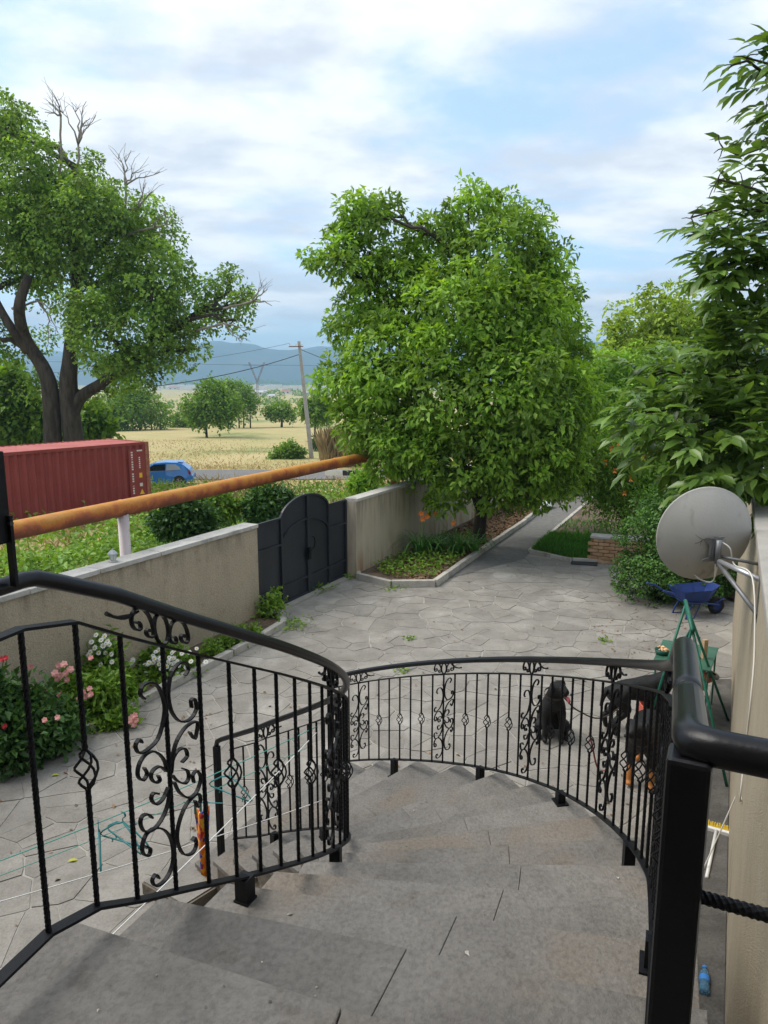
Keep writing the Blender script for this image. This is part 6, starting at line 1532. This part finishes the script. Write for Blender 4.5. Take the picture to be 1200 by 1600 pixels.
def lump(name, label, cat, c, sx, sy, sz, m, seed):
    r_ = random.Random(seed); bm = bmesh.new(); bmesh.ops.create_icosphere(bm, subdivisions=3, radius=1)
    ph = [r_.uniform(0, 6) for _ in range(6)]
    for v in bm.verts:
        k = 1 + .16 * math.sin(3 * v.co.x + ph[0]) * math.sin(4 * v.co.y + ph[1]) + .12 * math.sin(7 * v.co.z + 5 * v.co.x + ph[2]) + .06 * math.sin(13 * v.co.y + ph[3])
        v.co = Vector((v.co.x * sx * k, v.co.y * sy * k, max(-.25, v.co.z) * sz * k))
    me = bpy.data.meshes.new(name); bm.to_mesh(me); bm.free(); me.transform(Matrix.Translation(Vector(c))); me.materials.append(MATS[m]); me.polygons.foreach_set('use_smooth', [True] * len(me.polygons))
    return tag(link(name, me, None, c), label, cat)
lump('plastic_sack', 'crumpled white plastic sack lying in the bed by the path kerb', 'sack', tuple(at_z(846, 788, .13)), .42, .25, .12, 'white_paint', 2)
lump('white_stone', 'pale stone at the dark foot of the garden wall beyond the walnut', 'stone', tuple(at_z(806, 776, .12)), .2, .14, .1, 'white_paint', 5)
lump('rag', 'crumpled whitish rag caught under the inner stair rail', 'rag', tuple(Vector(NOSE[2][0].lerp(NOSE[2][1], .0)) + Vector((-.03, .02, Z0 - RISE * 3 + .02))), .06, .05, .06, 'white_paint', 8)
def fallen(px, py, z, s, m, label):
    c = at_z(px, py, z + .006); V, F = leaf_arrays(np.array([tuple(c)]), np.array([[.8, .3, .05]]), np.array([[.1, .1, 1.]]), np.array([s]), np.array([s * .5]), fine=True); tag(tri_mesh('fallen_leaf', V, F, m, None, tuple(c)), label, 'leaf', 'fallen leaves on stone')
leafmat('yellow_leaf', (.42, .44, .06), (.5, .5, .08), trans=.2)
n_ = 3; fallen(620, 1374, Z0 - RISE * 4, .045, 'yellow_leaf', 'yellow-green fallen leaf on a stair tread')
fallen(105, 1346, .012, .09, 'yellow_leaf', 'yellow fallen leaf on the paving under the clothesline')
fallen(80, 1212, .012, .08, 'yellow_leaf', 'yellow fallen leaf on the paving near the flower bed')

# ------------------------------------------------------------------ clotheslines, hangers, cloth
mat('teal_line', (.08, .36, .29), rough=.5); mat('white_line', (.75, .74, .70), rough=.6); mat('teal_plastic', (.015, .16, .165), (.03, .20, .20), scale=20, rough=.35)
def line_(p0, p1, sag, m, label, r=.003, n=24):
    p0, p1 = Vector(p0), Vector(p1); pts = [p0.lerp(p1, i / n) + Vector((0, 0, -4 * sag * (i / n) * (1 - i / n))) for i in range(n + 1)]
    tag(MB().tube(pts, r, 6).build('clothesline', m, smooth=True), label, 'clothesline'); return pts
t1 = line_((-.43, 4.27, 1.74), (-2.65, 2.2, 1.80), .07, 'teal_line', 'teal clothesline, the upper one, tied to the stair railing')
t2 = line_((-.50, 4.36, 1.55), (-2.70, 2.35, 1.64), .06, 'teal_line', 'thin teal clothesline, the lower one, below the hangers', r=.0022)
w1_ = line_((-.37, 4.17, 1.30), (-2.6, 2.1, 1.84), .05, 'white_line', 'white clothesline running along the teal one')
w2_ = line_((-.43, 4.27, 1.70), (-1.45, 1.95, 1.62), .03, 'white_line', 'white clothesline cutting back under the upper flight of stairs')
def hanger(p, yaw, label, tilt=0.0):
    root = thing('clothes_hanger', label, 'hanger', tuple(p)); ex = Vector((math.cos(yaw), math.sin(yaw), tilt)); up = Vector((0, 0, 1))
    def H(x, z): return p + ex * x + up * z
    MB().tube(catmull([H(.0, -.055), H(.0, -.03), H(.022, -.012), H(.012, .008), H(-.01, .004)], 4), .0026, 6).build('hook', 'teal_plastic', root, smooth=True)
    MB().tube([H(0, -.052), H(.06, -.075), H(.15, -.135), H(.168, -.155), H(.155, -.165), H(0, -.165), H(-.155, -.165), H(-.168, -.155), H(-.15, -.135), H(-.06, -.075), H(0, -.052)], .0045, 7).build('frame', 'teal_plastic', root, smooth=True)
    for x in (-.09, .09): MB().tube(catmull([H(x, -.163), H(x + .008, -.178), H(x, -.185)], 3), .003, 5).build('notch_hook', 'teal_plastic', root)
def near(pts, px): return min(pts, key=lambda p: abs(600 + FPX * p.x / (p.y * CP - (p.z - CAM_H) * SP) - px))
hanger(near(t1, 156), R(112), 'teal plastic hanger at the outer end of the clothesline, hanging edge-on')
hanger(near(t1, 188), R(-40), 'teal plastic hanger seen nearly flat, left of the patterned cloth')
hanger(near(t1, 196), R(-25), 'teal plastic hanger hooked just behind its flat neighbour', .06)
hanger(near(t1, 352), R(-32), 'teal plastic hanger nearest the stair railing, right of the patterned cloth')
def cloth_mat():
    m = bpy.data.materials.new('patterned_cloth'); m.use_nodes = True; MATS['patterned_cloth'] = m; N = m.node_tree.nodes; L = m.node_tree.links
    g = N.new('ShaderNodeTexCoord'); v = N.new('ShaderNodeTexVoronoi'); v.inputs['Scale'].default_value = 28; L.new(g.outputs['Object'], v.inputs['Vector'])
    r = N.new('ShaderNodeValToRGB'); r.color_ramp.interpolation = 'CONSTANT'; e = r.color_ramp.elements; e[0].color = (.75, .22, .02, 1); e[1].position = .45; e[1].color = (.8, .32, .03, 1)
    for p, c in ((.62, (.45, .03, .03, 1)), (.75, (.05, .08, .35, 1)), (.86, (.8, .5, .05, 1))): x_ = e.new(p); x_.color = c
    sx = N.new('ShaderNodeSeparateColor'); L.new(v.outputs['Color'], sx.inputs[0]); L.new(sx.outputs[0], r.inputs[0]); L.new(r.outputs[0], N['Principled BSDF'].inputs['Base Color']); N['Principled BSDF'].inputs['Roughness'].default_value = .9
cloth_mat()
cp0 = at_d(303, 1268, 3.62); cp1 = at_d(327, 1262, 3.52)
clo = thing('hanging_cloth', 'orange, red and blue patterned cloth hanging folded from pegs on the line', 'cloth', tuple(cp0))
cm = MB(); nx_, nz_ = 10, 12
for k in range(nz_ + 1):
    for i in range(nx_ + 1):
        t = i / nx_; z = k / nz_; p = cp0.lerp(cp1, t * (1 - .25 * z)) + Vector((0, .025 * math.sin(t * 9 + z * 2), 0)); low = -.46 + .16 * (1 - t) ** 1.5
        cm.v.append((p.x + .02 * z * (1 - t), p.y, p.z + low * z))
for k in range(nz_):
    for i in range(nx_): a = k * (nx_ + 1) + i; cm.f.append((a, a + 1, a + nx_ + 2, a + nx_ + 1))
co_ = cm.build('fabric', 'patterned_cloth', clo, smooth=True); co_.modifiers.new('solid', 'SOLIDIFY').thickness = .006
for t in (.1, .45, .85):
    p = cp0.lerp(cp1, t); MB().box(p + Vector((0, 0, .012)), (.012, .01, .055), (1, 0, 0)).build('peg', 'teal_plastic', clo)
MB().tube([cp0 + Vector((-.06, .02, .045)), cp1 + Vector((.08, -.03, .045))], .003, 6).build('peg_rail', 'teal_plastic', clo)

# ------------------------------------------------------------------ haze between here and the hills
hz = MB().box((0, 2050, 112), (9400, 4360, 256)); hzo = hz.build('haze', 'white_paint'); tag(hzo, kind='stuff')
hm = bpy.data.materials.new('haze'); hm.use_nodes = True; hn = hm.node_tree; hn.nodes.clear(); ho = hn.nodes.new('ShaderNodeOutputMaterial'); hv = hn.nodes.new('ShaderNodeVolumePrincipled')
hv.inputs['Color'].default_value = (.45, .75, 1.0, 1); hv.inputs['Density'].default_value = 3.8e-4; hv.inputs['Anisotropy'].default_value = .2
hn.links.new(hv.outputs[0], ho.inputs['Volume']); hzo.data.materials[0] = hm
